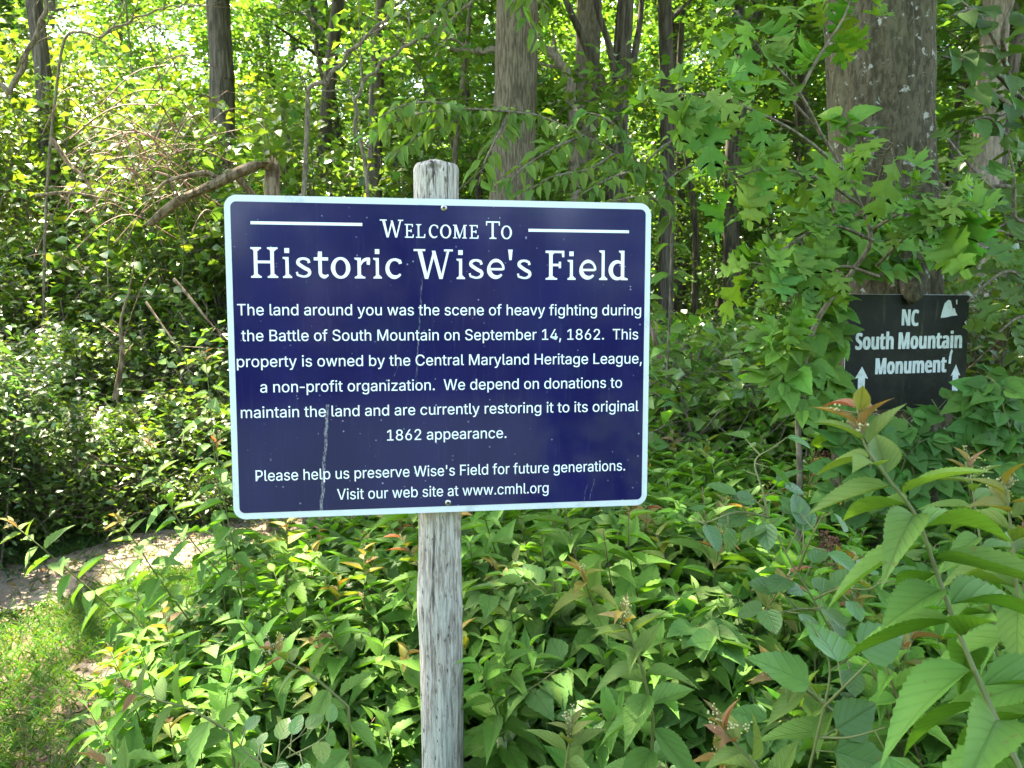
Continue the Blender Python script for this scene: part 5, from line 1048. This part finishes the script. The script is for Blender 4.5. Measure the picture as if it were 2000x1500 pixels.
# the named trunks
def mature(name, label, ctrl, radii, bark, seed, crownc, crownR, nleaf, tint, amp=.014, freq=14, extra=()):
    t = tag(empty(name, (0, 0, 0)), label, "tree"); b = MB(); trunk(b, ctrl, radii, 64, 14, amp, freq); b.build("trunk", bark, t)
    rs = np.random.default_rng(seed); lb, fb = MB(), MB(); tw = []
    for c in extra:
        P = curve_pts(c[0], 8); lb.tube(P, np.linspace(c[1], c[1] * .45, len(P)), 9)
    hi = Vector(ctrl[-1])
    for k in range(14):
        az = k * 2.4; z0 = hi.z - rs.uniform(.2, hi.z * .45); L = crownR * rs.uniform(.6, 1.15); s = Vector((hi.x, hi.y, z0))
        e = s + Vector((math.cos(az) * L + crownc[0] * .6, math.sin(az) * L + crownc[1] * .6, rs.uniform(.2, 1.6))); P = curve_pts([s, s.lerp(e, .5) + Vector((0, 0, .3)), e], 6); lb.tube(P, np.linspace(.06, .01, len(P)), 5)
        for q in range(8):
            a = P[rs.integers(4, len(P))]; e2 = a + Vector((*rs.normal(0, .7, 2), rs.normal(0, .3))); lb.tube([a, a.lerp(e2, .5), e2], [.01, .007, .003], 4); tw += [a.lerp(e2, v_) for v_ in (.3, .6, .9)]
    lb.build("limbs", bark, t)
    O = scatter(rs, tw, nleaf, (.3, .3, .18)); D, N = dirs(rs, nleaf); L = rs.uniform(.10, .15, nleaf)
    fb.leaves(SIMPLE[1], O, D, N, L, L * .36, tints(rs, nleaf, tint)); fb.build("crown", M['treeleaf'], t)
    return t
def col(px_list, d, up=5.0):
    P = [at(px, py, d) for px, py in px_list]; g = P[0] + (P[0] - P[1]) * ((P[0].z + .1) / (P[1].z - P[0].z)); hi = P[-1] + (P[-1] - P[-2]).normalized() * up
    return [g] + P + [hi]
D1 = 7.3
mature("maple_tree", "thick trunk with finely ridged grey-brown bark rising just right of the post's top", col([(998, 380), (1006, 190), (1010, 0)], D1), [.26, .195, .190, .185, .13], M['maple'], 41, (-3.4, -2.8), 3.4, 17000, MG, .010, 22)
D2 = 9.0
mature("grey_tree", "pale smooth trunk behind the ridged one, beside the dark forked trunk", col([(1142, 380), (1146, 190), (1150, 30)], D2), [.175, .14, .135, .13, .09], M['pale'], 42, (2.0, 4.0), 2.0, 1200, MG)
D3 = 8.6
c3 = col([(1205, 390), (1206, 230), (1222, 0)], D3)
mature("forked_tree", "dark rough trunk forking into several stems, right of the pale trunk above the sign", c3, [.16, .115, .11, .085, .06], M['bark'], 43, (1.0, 4.0), 1.8, 1200, MG, .02, 11,
       [(A((1200, 250, D3), (1175, 160, D3), (1140, 80, D3), (1105, 0, D3), (1085, -60, D3)), .055), (A((1212, 200, D3), (1236, 120, D3 + .2), (1250, 40, D3 + .3), (1258, -60, D3 + .4)), .05),
        (A((1206, 170, D3), (1190, 90, D3 - .1), (1168, 20, D3 - .1), (1150, -60, D3)), .045)])
D4 = 7.2
mature("pale_tree", "leaning pale trunk at the far right of the wood behind the leafy branches", col([(1912, 430), (1930, 250), (1942, 60)], D4), [.15, .125, .115, .11, .08], M['pale'], 44, (1.5, 0), 2.2, 4000, MG)
mature("dark_tree", "dark trunk high at the top left corner of the thicket", col([(98, 330), (84, 140), (66, 0)], 9.6, 9), [.12, .1, .09, .085, .06], M['bark'], 45, (-6, 6), 1.2, 400, LG)
mature("shadowed_tree", "dark broad trunk half hidden by leaves, at the top above the broken snag", col([(434, 250), (432, 110), (426, 0)], 9.5, 10), [.17, .14, .13, .13, .09], M['bark'], 46, (-5, 6), 1.2, 500, LG)
def twigs(b, P, r, n, rs, L=.35):
    for k in range(n):
        i = rs.integers(2, len(P) - 1); t = (P[i] - P[i - 1]).normalized(); d = (t * rs.uniform(.2, 1) + Vector(rs.normal(0, .55, 3)) + Vector((0, 0, .15))).normalized(); l = L * rs.uniform(.3, 1.1)
        m_ = P[i] + d * l * .5 + Vector(rs.normal(0, .05 * l, 3)); e = P[i] + d * l + Vector((*rs.normal(0, .1 * l, 2), .08 * l)); b.tube([P[i], m_, e], [r * .34, r * .22, r * .08], 5)
        if rs.uniform() < .6: b.tube([m_, m_ + (e - m_) * .6 + Vector(rs.normal(0, .14 * l, 3))], [r * .18, r * .06], 4)
def bare(name, label, cat, base, ctrl, r0, r1, bark='twig', n=8, side=()):
    t = tag(empty(name, base), label, cat); b = MB(); B = Vector(base)
    P = curve_pts([q - B for q in ctrl], 9); P = [p + Vector((.012 * math.sin(i * .9), 0, .010 * math.sin(i * 1.3))) for i, p in enumerate(P)]; twigs(b, P, max(r0, .016), 12, np.random.default_rng(len(label)), .5); b.tube(P, np.linspace(r0, r1, len(P)), n); b.build("stem", M[bark], t)
    for c, r in side:
        b = MB(); P = curve_pts([q - B for q in c], 8); b.tube(P, np.linspace(r, r * .4, len(P)), 6); b.build("side_branch", M[bark], t)
    return t
G = lambda px, d: Vector(((px - 1000) / FPX * d, d, 0))
bare("bowed_tree", "bare grey stem bowed over behind the ridged trunk, showing on both sides of it", "tree", G(1122, 8.2),
     [G(1122, 8.2)] + A((1122, 380, 8.2), (1117, 200, 8.2), (1108, 150, 8.2), (1086, 112, 8.2), (1050, 90, 8.2), (990, 96, 8.2), (940, 100, 8.2), (890, 97, 8.2), (860, 88, 8.2), (822, 84, 8.2)), .06, .022, 'pale',
     side=[(A((1098, 130, 8.2), (1070, 128, 8.2), (1040, 118, 8.2)), .022)])
bare("arching_sapling", "long thin bare stem arching to the right above the sign's post", "sapling", G(735, 5.2),
     [G(735, 5.2)] + A((714, 360, 5.2), (697, 260, 5.2), (698, 190, 5.2), (725, 145, 5.2), (785, 95, 5.2), (850, 60, 5.2), (920, 5, 5.2), (970, -60, 5.2)), .013, .009)
bare("leaning_stem", "straight bare stem leaning right above the sunlit thicket, left of the arching one", "sapling", G(585, 5.6),
     [G(585, 5.6)] + A((596, 260, 5.6), (640, 160, 5.6), (690, 95, 5.6), (745, 45, 5.6), (800, -20, 5.6)), .018, .012)
bare("woody_vine", "brown woody vine curving up across the top left corner", "vine", G(-60, 6.6),
     [G(-60, 6.6)] + A((-20, 230, 6.6), (20, 180, 6.6), (60, 90, 6.6), (85, 30, 6.6), (100, -60, 6.6)), .026, .016)
bare("woody_vine", "thin brown vine arcing over the thicket at the top, left of the shadowed trunk", "vine", G(60, 7.4),
     [G(60, 7.4)] + A((110, 150, 7.4), (200, 70, 7.4), (280, 30, 7.4), (340, 12, 7.4), (395, 10, 7.4)), .014, .006,
     side=[(A((200, 70, 7.4), (260, 45, 7.4), (330, 50, 7.4), (380, 70, 7.4)), .007), (A((215, 60, 7.4), (240, 20, 7.4), (250, -40, 7.4)), .007)])

# the broken snag above the thicket
SD = 5.7
sn = tag(empty("broken_snag", tuple(G(532, SD))), "broken grey snag with its snapped top bent down to the left over the thicket", "tree")
B = Vector(sn.location)
b = MB(); trunk(b, [p - B for p in [G(532, SD), at(530, 520, SD), at(531, 400, SD), at(533, 322, SD)]], [.075, .06, .055, .05], 28, 10, .012, 12)
tp_ = at(533, 322, SD) - B
for q in range(9):
    a = q * .7; p = tp_ + Vector((.032 * math.cos(a), .032 * math.sin(a), -.02)); b.tube([p, p + Vector((.006 * math.cos(a), .006 * math.sin(a), .04 + .05 * ((q * 7) % 5) / 5))], [.014, .002], 5)
b.build("trunk", M['deadwood'], sn)
b = MB(); trunk(b, [p - B for p in A((537, 345, SD + .01), (528, 326, SD - .02), (508, 319, SD - .06), (470, 335, SD - .1), (410, 365, SD - .15), (350, 392, SD - .2), (290, 440, SD - .2))], [.045, .06, .074, .078, .068, .055, .035], 24, 10, .010, 12)
b.build("fallen_limb", M['deadwood'], sn)
b = MB(); P = curve_pts([p - B for p in A((430, 352, SD - .12), (405, 338, SD - .2), (370, 342, SD - .25), (325, 355, SD - .3), (300, 380, SD - .3))], 8); b.tube(P, np.linspace(.022, .008, len(P)), 8); twigs(b, P, .02, 7, np.random.default_rng(4), .3)
b.build("side_limb", M['deadwood'], sn)
b = MB(); P = curve_pts([p - B for p in A((462, 342, SD - .1), (480, 365, SD - .05), (505, 395, SD), (530, 430, SD))], 6); b.tube(P, np.linspace(.03, .015, len(P)), 8); b.build("side_limb", M['deadwood'], sn)
for ctrl, r, lab in ((A((100, 270, 6.2), (135, 320, 6.2), (170, 355, 6.2), (200, 420, 6.2)), .022, "short dark dead branch slanting down in the left thicket"),
                     (A((70, 382, 5.9), (130, 376, 5.9), (190, 385, 5.9), (250, 400, 6.0)), .016, "thin dead branch lying level among the left thicket's leaves"),
                     (A((340, 545, 5.6), (370, 580, 5.55), (410, 630, 5.5), (445, 665, 5.5)), .014, "brown dead stick slanting down to the blue sign's left edge"),
                     (A((285, 590, 4.9), (320, 640, 4.85), (360, 700, 4.8), (385, 790, 4.7)), .008, "thin dark twig hanging in the thicket left of the blue sign"),
                     (A((225, 780, 6.0), (238, 700, 6.0), (236, 630, 6.0), (255, 560, 6.0)), .024, "upright brown stem inside the thicket below the snag"),
                     (A((1290, 700, 4.6), (1275, 650, 4.6), (1262, 600, 4.7)), .02, "dark leaning stick beside the blue sign's right edge"),
                     (A((1945, 705, 3.6), (1965, 620, 3.6), (1990, 560, 3.6), (2030, 480, 3.6)), .02, "bare brown stem leaning right at the right edge, above the creeper")):
    o = MB(); P = curve_pts(ctrl, 7); o.tube([p - ctrl[0] for p in P], np.linspace(r, r * .2, len(P)), 7); twigs(o, [p - ctrl[0] for p in P], r, 6, np.random.default_rng(len(lab)), .22)
    q = o.build("dead_branch", M['deadwood']); q.location = ctrl[0]; tag(q, lab, "branch")

# ------------------------------------------------------------------ the sunlit thicket on the left
def bush(seed, H, Rr, ns, nleaf, Ls, tint, tpl=SIMPLE, ratio=.34, sig=.06, mat='thicket', name="thicket_shrub", arch=.9, stem='twig', low=6):
    rs = np.random.default_rng(seed); t = empty(name); t["category"] = "shrub"; sb, fb = MB(), MB(); tw, tg = [], []
    for k in range(ns):
        az = rs.uniform(0, 6.28); o = Vector((math.cos(az), math.sin(az), 0)); h = H * rs.uniform(.55, 1.0); r = Rr * rs.uniform(.4, 1.1)
        s = Vector((rs.normal(0, .12), rs.normal(0, .12), -.05))
        P = curve_pts([s, s + o * r * .25 + Vector((0, 0, h * .6)), s + o * r * .65 + Vector((rs.normal(0, .1), rs.normal(0, .1), h)), s + o * r * 1.15 + Vector((0, 0, h * (1 - .35 * arch * rs.uniform(.3, 1.2))))], 7)
        sb.tube(P, np.linspace(.011, .002, len(P)), 5)
        for i in range(low, len(P)):
            tw.append(P[i])
            if rs.uniform() < .75:
                e = P[i] + Vector((*rs.normal(0, .17, 2), rs.normal(-.02, .14))); sb.tube([P[i], P[i].lerp(e, .5) + Vector((0, 0, .02)), e], [.003, .002, .001], 4); tw += [P[i].lerp(e, f) for f in (.35, .7, 1)]
    O = scatter(rs, tw, nleaf, (sig, sig, sig)); D, N = dirs(rs, nleaf, None, -.2, .4); L = rs.uniform(*Ls, nleaf); C = tints(rs, nleaf, tint, .22, .16); tp = rs.integers(0, len(tpl), nleaf)
    for k in range(len(tpl)):
        m_ = tp == k; fb.leaves(tpl[k], O[m_], D[m_], N[m_], L[m_], L[m_] * ratio * rs.uniform(.85, 1.15, m_.sum()), C[m_])
    sb.build("stem", M[stem], t); fb.build("foliage", M[mat], t)
    return t
TH = [bush(200, 2.0, .95, 24, 2900, (.062, .095), (.115, .195, .03), ratio=.36, low=3), bush(201, 2.3, 1.05, 26, 3000, (.062, .095), (.10, .18, .028), ratio=.38, low=3), bush(202, 1.9, 1.0, 30, 1900, (.058, .088), (.12, .20, .03), ratio=.36, low=3)]
SMALL = [bush(203, 1.15, .6, 26, 1900, (.068, .105), (.125, .215, .035), ratio=.36, low=2, name="small_bush"), bush(204, 1.0, .65, 26, 1900, (.062, .10), (.11, .20, .035), ratio=.38, low=2, name="small_bush")]
TALL = [bush(205, 4.6, 1.3, 26, 3300, (.07, .105), (.14, .22, .03), ratio=.42, sig=.09, name="vine_covered_shrub"), bush(206, 4.2, 1.5, 28, 3300, (.07, .105), (.14, .22, .03), ratio=.42, sig=.09, name="vine_covered_shrub")]
SUNNY = [bush(208, 3.5, .85, 26, 2900, (.078, .12), (.12, .21, .04), ratio=.42, sig=.09, name="vine_covered_shrub", low=4)]
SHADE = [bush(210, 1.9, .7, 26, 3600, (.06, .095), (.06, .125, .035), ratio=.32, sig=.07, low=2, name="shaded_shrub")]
LOWB = [bush(215, .55, .5, 20, 1100, (.055, .085), (.13, .215, .035), ratio=.36, sig=.05, low=2, name="low_shrub"), bush(216, .75, .5, 20, 1300, (.05, .08), (.11, .20, .035), ratio=.34, sig=.05, low=2, name="low_shrub")]
rs = np.random.default_rng(55)
def putb(ps, x, y, sc, lab, grp): copy_thing(ps[rs.integers(0, len(ps))], (x, y, terrain(x, y)), rs.uniform(0, 6.28), sc, lab, grp, (rs.normal(0, .06), rs.normal(0, .06)))
TL = ("sunlit shrub of small glossy leaves in the thicket left of the blue sign", "sunlit thicket shrubs")
for x, y, s in ((-2.3, 7.5, .8), (-3.1, 7.4, .8), (-3.9, 7.2, .8), (-4.7, 7.0, .85), (-2.7, 8.2, .95), (-3.5, 8.1, 1.0), (-4.4, 8.0, 1.05), (-5.3, 7.8, 1.1), (-1.6, 8.2, .95), (-2.1, 8.9, 1.1), (-3.1, 9.0, 1.15), (-6.1, 7.6, 1.2), (-1.1, 8.8, .9), (-4.0, 8.9, 1.2), (-5.0, 8.8, 1.25)):
    putb(TH, x, y, s, *TL)
for k in range(34):
    y = rs.uniform(5.9, 7.3); x = rs.uniform(-4.9, -1.7)
    if path_d(x, y) > .85: putb(SMALL, x, y, (.62 + .45 * (y - 5.9) / 1.4) * rs.uniform(.85, 1.1), "waist high sunlit bush of small leaves before the thicket left of the sign", "bushes in front of the left thicket")
TT = ("tall vine-draped shrub with yellow-green sunlit leaves rising to the photo's top left", "tall vine-draped shrubs")
for x, y, s in ((-5.3, 9.6, 1.0), (-6.4, 9.3, 1.1), (-3.1, 11.0, 1.0), (-4.2, 11.4, 1.15), (-5.8, 11.0, 1.25), (-7.2, 10.2, 1.25)):
    putb(TALL, x, y, s, *TT)
for x, y, s, l in ((-2.12, 8.0, 1.1, "vine-draped shrub with large sun-bleached leaves just left of the post's top, beside the snag"), (-2.95, 8.3, 1.1, "vine-draped shrub with large sunlit leaves directly behind the broken snag")):
    putb(SUNNY, x, y, s, l, None)
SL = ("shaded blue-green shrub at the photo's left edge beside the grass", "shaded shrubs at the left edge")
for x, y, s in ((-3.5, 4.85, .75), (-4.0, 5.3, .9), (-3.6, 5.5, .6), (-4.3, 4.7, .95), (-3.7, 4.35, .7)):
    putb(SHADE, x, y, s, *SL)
LL = ("low leafy plant with bright sunlit leaves along the far side of the dirt path", "low plants beyond the path")
for k in range(110):
    y = rs.uniform(5.3, 7.6); x = rs.uniform(-4.2, -.8)
    if path_d(x, y) > .5 and (y > 5.2 + .55 * (x + 3.4)): putb(LOWB, x, y, min(rs.uniform(.6, 1.0), .25 + .6 * path_d(x, y)), *LL)
PL = ("waist-high pale green shrub in the middle distance between the two signs", "pale shrubs between the signs")
PALE = [bush(230, 1.35, .7, 24, 1900, (.075, .115), (.13, .27, .045), ratio=.35, sig=.06, low=3, name="pale_shrub"), bush(231, 1.2, .75, 24, 1900, (.07, .105), (.14, .28, .05), ratio=.35, sig=.06, low=3, name="pale_shrub")]
for k in range(44):
    y = rs.uniform(4.6, 11.5); px = rs.uniform(1270, 1640)
    putb(PALE, (px - 1000) / FPX * y, y, rs.uniform(.95, 1.25), *PL)
ML = ("small-leaved low shrub in the pale green understory between the two signs", "low shrubs between the signs")
for k in range(95):
    y = rs.uniform(7.5, 17); x = rs.uniform(.08, .78) * y
    putb(LOWB, x, y, rs.uniform(.9, 1.7), *ML)
RL = ("leafy shrub with medium leaves behind the black trail sign at the right", "shrubs behind the trail sign")
MIDB = [bush(220, 1.5, .8, 20, 2600, (.06, .095), (.08, .155, .028), ratio=.36, sig=.07, low=3, name="leafy_shrub"), bush(221, 2.6, 1.0, 18, 2400, (.07, .11), (.085, .16, .026), ratio=.38, sig=.09, low=3, name="leafy_shrub")]
for x, y, s in ((2.15, 3.7, .7), (2.6, 3.6, .85), (3.0, 4.4, 1.0), (2.5, 4.6, .95), (3.5, 5.2, 1.1), (2.2, 5.3, .8), (4.3, 6.1, 1.0)):
    putb(MIDB, x, y, s, *RL)
for ps, l in ((TH, TL), (TALL, TT), (SHADE, SL), (LOWB, LL), (MIDB, RL), (PALE, PL)):
    for o in ps:
        if not o.get("_used"): o["_used"] = 1; o.location = (-4.4, 8.6, 0); o["label"], o["group"] = l

# spicebush whose drooping leaf sprays cross the trunks above the sign
SPD = 4.3
leaf_spray("spicebush", "spicebush with drooping sprays of narrow pointed leaves in front of the trunks above the sign", "shrub", tuple(G(1290, SPD)),
    [[G(1290, SPD)] + A((1310, 430, SPD), (1250, 330, SPD), (1140, 265, SPD), (1050, 225, SPD), (960, 205, SPD)),
     A((1050, 225, SPD), (960, 215, SPD - .1), (860, 215, SPD - .2), (780, 235, SPD - .3), (715, 265, SPD - .35)), A((960, 215, SPD), (900, 235, SPD - .1), (830, 260, SPD - .2), (775, 300, SPD - .3)),
     A((900, 212, SPD), (850, 200, SPD - .2), (790, 205, SPD - .3), (740, 230, SPD - .4)), A((1000, 215, SPD), (970, 270, SPD - .2), (945, 320, SPD - .3), (935, 360, SPD - .3)),
     A((1140, 265, SPD), (1080, 290, SPD - .2), (1020, 330, SPD - .3), (985, 370, SPD - .35)), A((1200, 300, SPD), (1150, 330, SPD - .2), (1080, 345, SPD - .3), (1030, 375, SPD - .3)),
     A((1250, 330, SPD), (1290, 290, SPD), (1330, 270, SPD + .1), (1380, 280, SPD + .1)), A((1250, 330, SPD), (1220, 270, SPD - .1), (1180, 230, SPD - .2), (1120, 215, SPD - .2)),
     A((1250, 330, SPD), (1200, 345, SPD - .2), (1160, 365, SPD - .3), (1120, 390, SPD - .3)), A((1280, 380, SPD), (1320, 340, SPD - .1), (1370, 320, SPD - .1), (1430, 330, SPD)),
     A((1300, 400, SPD), (1260, 385, SPD - .2), (1210, 390, SPD - .3), (1170, 400, SPD - .3))],
    [SPIRF[1], SPIRF[2]], M['oakleaf'], (.075, .115), .2, (.12, .22, .035), .019, r0=.007, face=(0, -.5, .8), seed=31, stem=M['twig'], droop=-.75, wild=.4)
leaf_spray("hanging_branch", "branch with narrow bright leaves hanging at the top of the ridged trunk", "branch", tuple(at(960, -80, 4.6)),
    [A((960, -80, 4.6), (900, -20, 4.5), (850, 30, 4.45), (800, 70, 4.4)), A((930, -50, 4.55), (880, 10, 4.5), (870, 60, 4.45)), A((960, -80, 4.6), (1000, -20, 4.5), (1030, 40, 4.45), (1060, 80, 4.4)),
     A((1000, -20, 4.5), (1040, -10, 4.4), (1075, 20, 4.4)), A((900, -60, 4.6), (800, -30, 4.5), (760, 10, 4.5))],
    [SPIRF[1], SPIRF[2]], M['oakleaf'], (.075, .115), .21, (.13, .23, .035), .026, r0=.006, face=(0, -.5, .7), seed=33, stem=M['twig'], droop=-.9)
leaf_spray("right_sapling", "young tree with large dark oval leaves at the upper right corner beside the oak", "tree", tuple(G(2080, 3.4)),
    [[G(2080, 3.4)] + A((2060, 420, 3.4), (2010, 250, 3.4), (1930, 60, 3.4), (1850, -20, 3.4)), A((2000, 200, 3.4), (1930, 130, 3.3), (1880, 120, 3.3), (1840, 110, 3.25)), A((2010, 240, 3.4), (1950, 190, 3.3), (1900, 180, 3.25), (1870, 170, 3.2)),
     A((2030, 300, 3.4), (1970, 270, 3.3), (1930, 230, 3.25), (1890, 240, 3.2)), A((1960, 120, 3.4), (1960, 60, 3.3), (1980, 0, 3.3)), A((2060, 420, 3.4), (1990, 370, 3.3), (1920, 365, 3.3), (1830, 370, 3.25)), A((2060, 440, 3.4), (1990, 430, 3.3), (1940, 450, 3.3)),
     A((1930, 60, 3.4), (1900, 20, 3.35), (1860, 30, 3.3))],
    OVATE, M['vineleaf'], (.09, .14), .36, (.05, .115, .022), .04, r0=.012, face=(0, -.5, .75), seed=35, stem=M['twig'])
leaf_spray("maple_sapling", "maple sapling with lobed light green leaves at the right edge above the dark creeper", "tree", tuple(G(2060, 2.9)),
    [[G(2060, 2.9)] + A((2030, 560, 2.9), (1980, 420, 2.9), (1900, 330, 2.9), (1850, 270, 2.9)), A((2030, 560, 2.9), (1970, 530, 2.85), (1920, 560, 2.8), (1890, 590, 2.8)), A((2000, 470, 2.9), (1940, 450, 2.85), (1890, 470, 2.8)),
     A((2040, 620, 2.9), (1990, 620, 2.85), (1950, 650, 2.8)), A((1980, 420, 2.9), (1980, 350, 2.85), (1970, 290, 2.8))],
    [OAKL], M['oakleaf'], (.08, .13), .42, (.09, .18, .032), .04, r0=.008, face=(0, -.5, .75), seed=36, stem=M['twig'])

# dead brown vine tangle, grass, litter
rs = np.random.default_rng(66); t = tag(empty("vine_tangle", tuple(G(280, 6.0))), "tangle of thin dead reddish-brown vines in the sunlit thicket above the snag", "vine"); b = MB(); B = Vector(t.location)
for k in range(95):
    cx, cyy = rs.normal(285, 75), rs.normal(270, 80); w, h = rs.uniform(30, 120), rs.uniform(10, 70); d = 6.1 + rs.normal(0, .35); a = rs.uniform(-1, 1.2)
    pts = [at(cx + w * math.cos(a) * f, cyy + w * math.sin(a) * f + h * (f * f), d + .2 * f) - B for f in (-1, -.4, .2, 1)]
    P = curve_pts(pts, 5); b.tube(P, [rs.uniform(.002, .0055)] * len(P), 4)
b.build("tangled_stems", M['redstem'], t)

def grass_patch(name, n, fn, hr, tint, seed):
    rs = np.random.default_rng(seed); b = MB(); O = []
    while len(O) < n:
        x, y = rs.uniform(-5.2, .4), rs.uniform(1.2, 7.2); pr = fn(x, y)
        if rs.uniform() < pr: O.append((x, y, terrain(x, y) + .004))
    a = rs.uniform(0, 6.28, n); k = rs.uniform(.15, .9, n)
    D = norm(np.stack([np.cos(a) * k, np.sin(a) * k, np.ones(n)], -1)); N = np.stack([-np.cos(a), -np.sin(a), k], -1) + rs.normal(0, .2, (n, 3))
    b.leaves(strip(3, lambda t: .9 * (1 - t) ** .6 + .05, .45, .3), O, D, N, rs.uniform(*hr, n), rs.uniform(.0016, .0032, n), tints(rs, n, tint, .25, .25))
    tag(b.build(name, M['grass']), "short green lawn grass and weeds at the edge of the dirt path", "grass", kind='stuff')
grass_patch("grass", 80000, lambda x, y: (1.0 if path_d(x, y) > .42 else .10) * (1 if x < edge_x(y) + .5 else 0) * (1.3 - y / 9) * (.35 + .65 * max(0, min(1, .5 + 1.6 * noise.noise(Vector((x * 1.1, y * 1.1, 2)))))), (.03, .095), (.072, .16, .034), 71)
rs = np.random.default_rng(72); b = MB(); O = []
while len(O) < 5200:
    x, y = rs.uniform(-5, 5), rs.uniform(1.2, 9); 
    if rs.uniform() < (.9 if path_d(x, y) < .6 else .3): O.append((x, y, terrain(x, y) + .014))
n = len(O); a = rs.uniform(0, 6.28, n); b.leaves(SIMPLE[0], O, np.stack([np.cos(a), np.sin(a), rs.normal(0, .15, n)], -1), np.array([0, 0, 1.]) + rs.normal(0, .3, (n, 3)), rs.uniform(.02, .06, n), rs.uniform(.006, .02, n), tints(rs, n, (.2, .13, .07), .4, .2))
for k in range(160):
    x, y = rs.uniform(-4, 0), rs.uniform(2.5, 7); a = rs.uniform(0, 3.14); L = rs.uniform(.04, .25); z = terrain(x, y) + .014
    b.tube([(x, y, z), (x + L * .5 * math.cos(a), y + L * .5 * math.sin(a), z + .01), (x + L * math.cos(a), y + L * math.sin(a), z)], [.003, .003, .002], 4, (.13, .09, .06))
tag(b.build("leaf_litter", M['grass']), "dry fallen leaves and twigs scattered on the path and soil", "litter", kind='stuff')

# added foliage row behind the camera, keeping sky out of the sign's reflection
rs = np.random.default_rng(81); n = 9000; b = MB()
x = rs.uniform(-26, 26, n); y = -13 - .012 * x * x * 0 + rs.normal(0, 1.3, n); hmax = 4.8 + 1.2 * np.sin(x * .7) + 1.2 * np.sin(x * 1.9 + 1); z = hmax * rs.uniform(0, 1, n) ** .8
D, N = dirs(rs, n); b.leaves(DIA[0], np.stack([x, y, z], -1), D, N + [0, .8, 0], rs.uniform(.5, .9, n), rs.uniform(.16, .3, n), tints(rs, n, (.06, .13, .025)))
tag(b.build("added_treeline", M['treeleaf']), "leafy edge of the wood across the clearing", "trees", kind='stuff')
for o in scene.objects:
    if "_used" in o: del o["_used"]
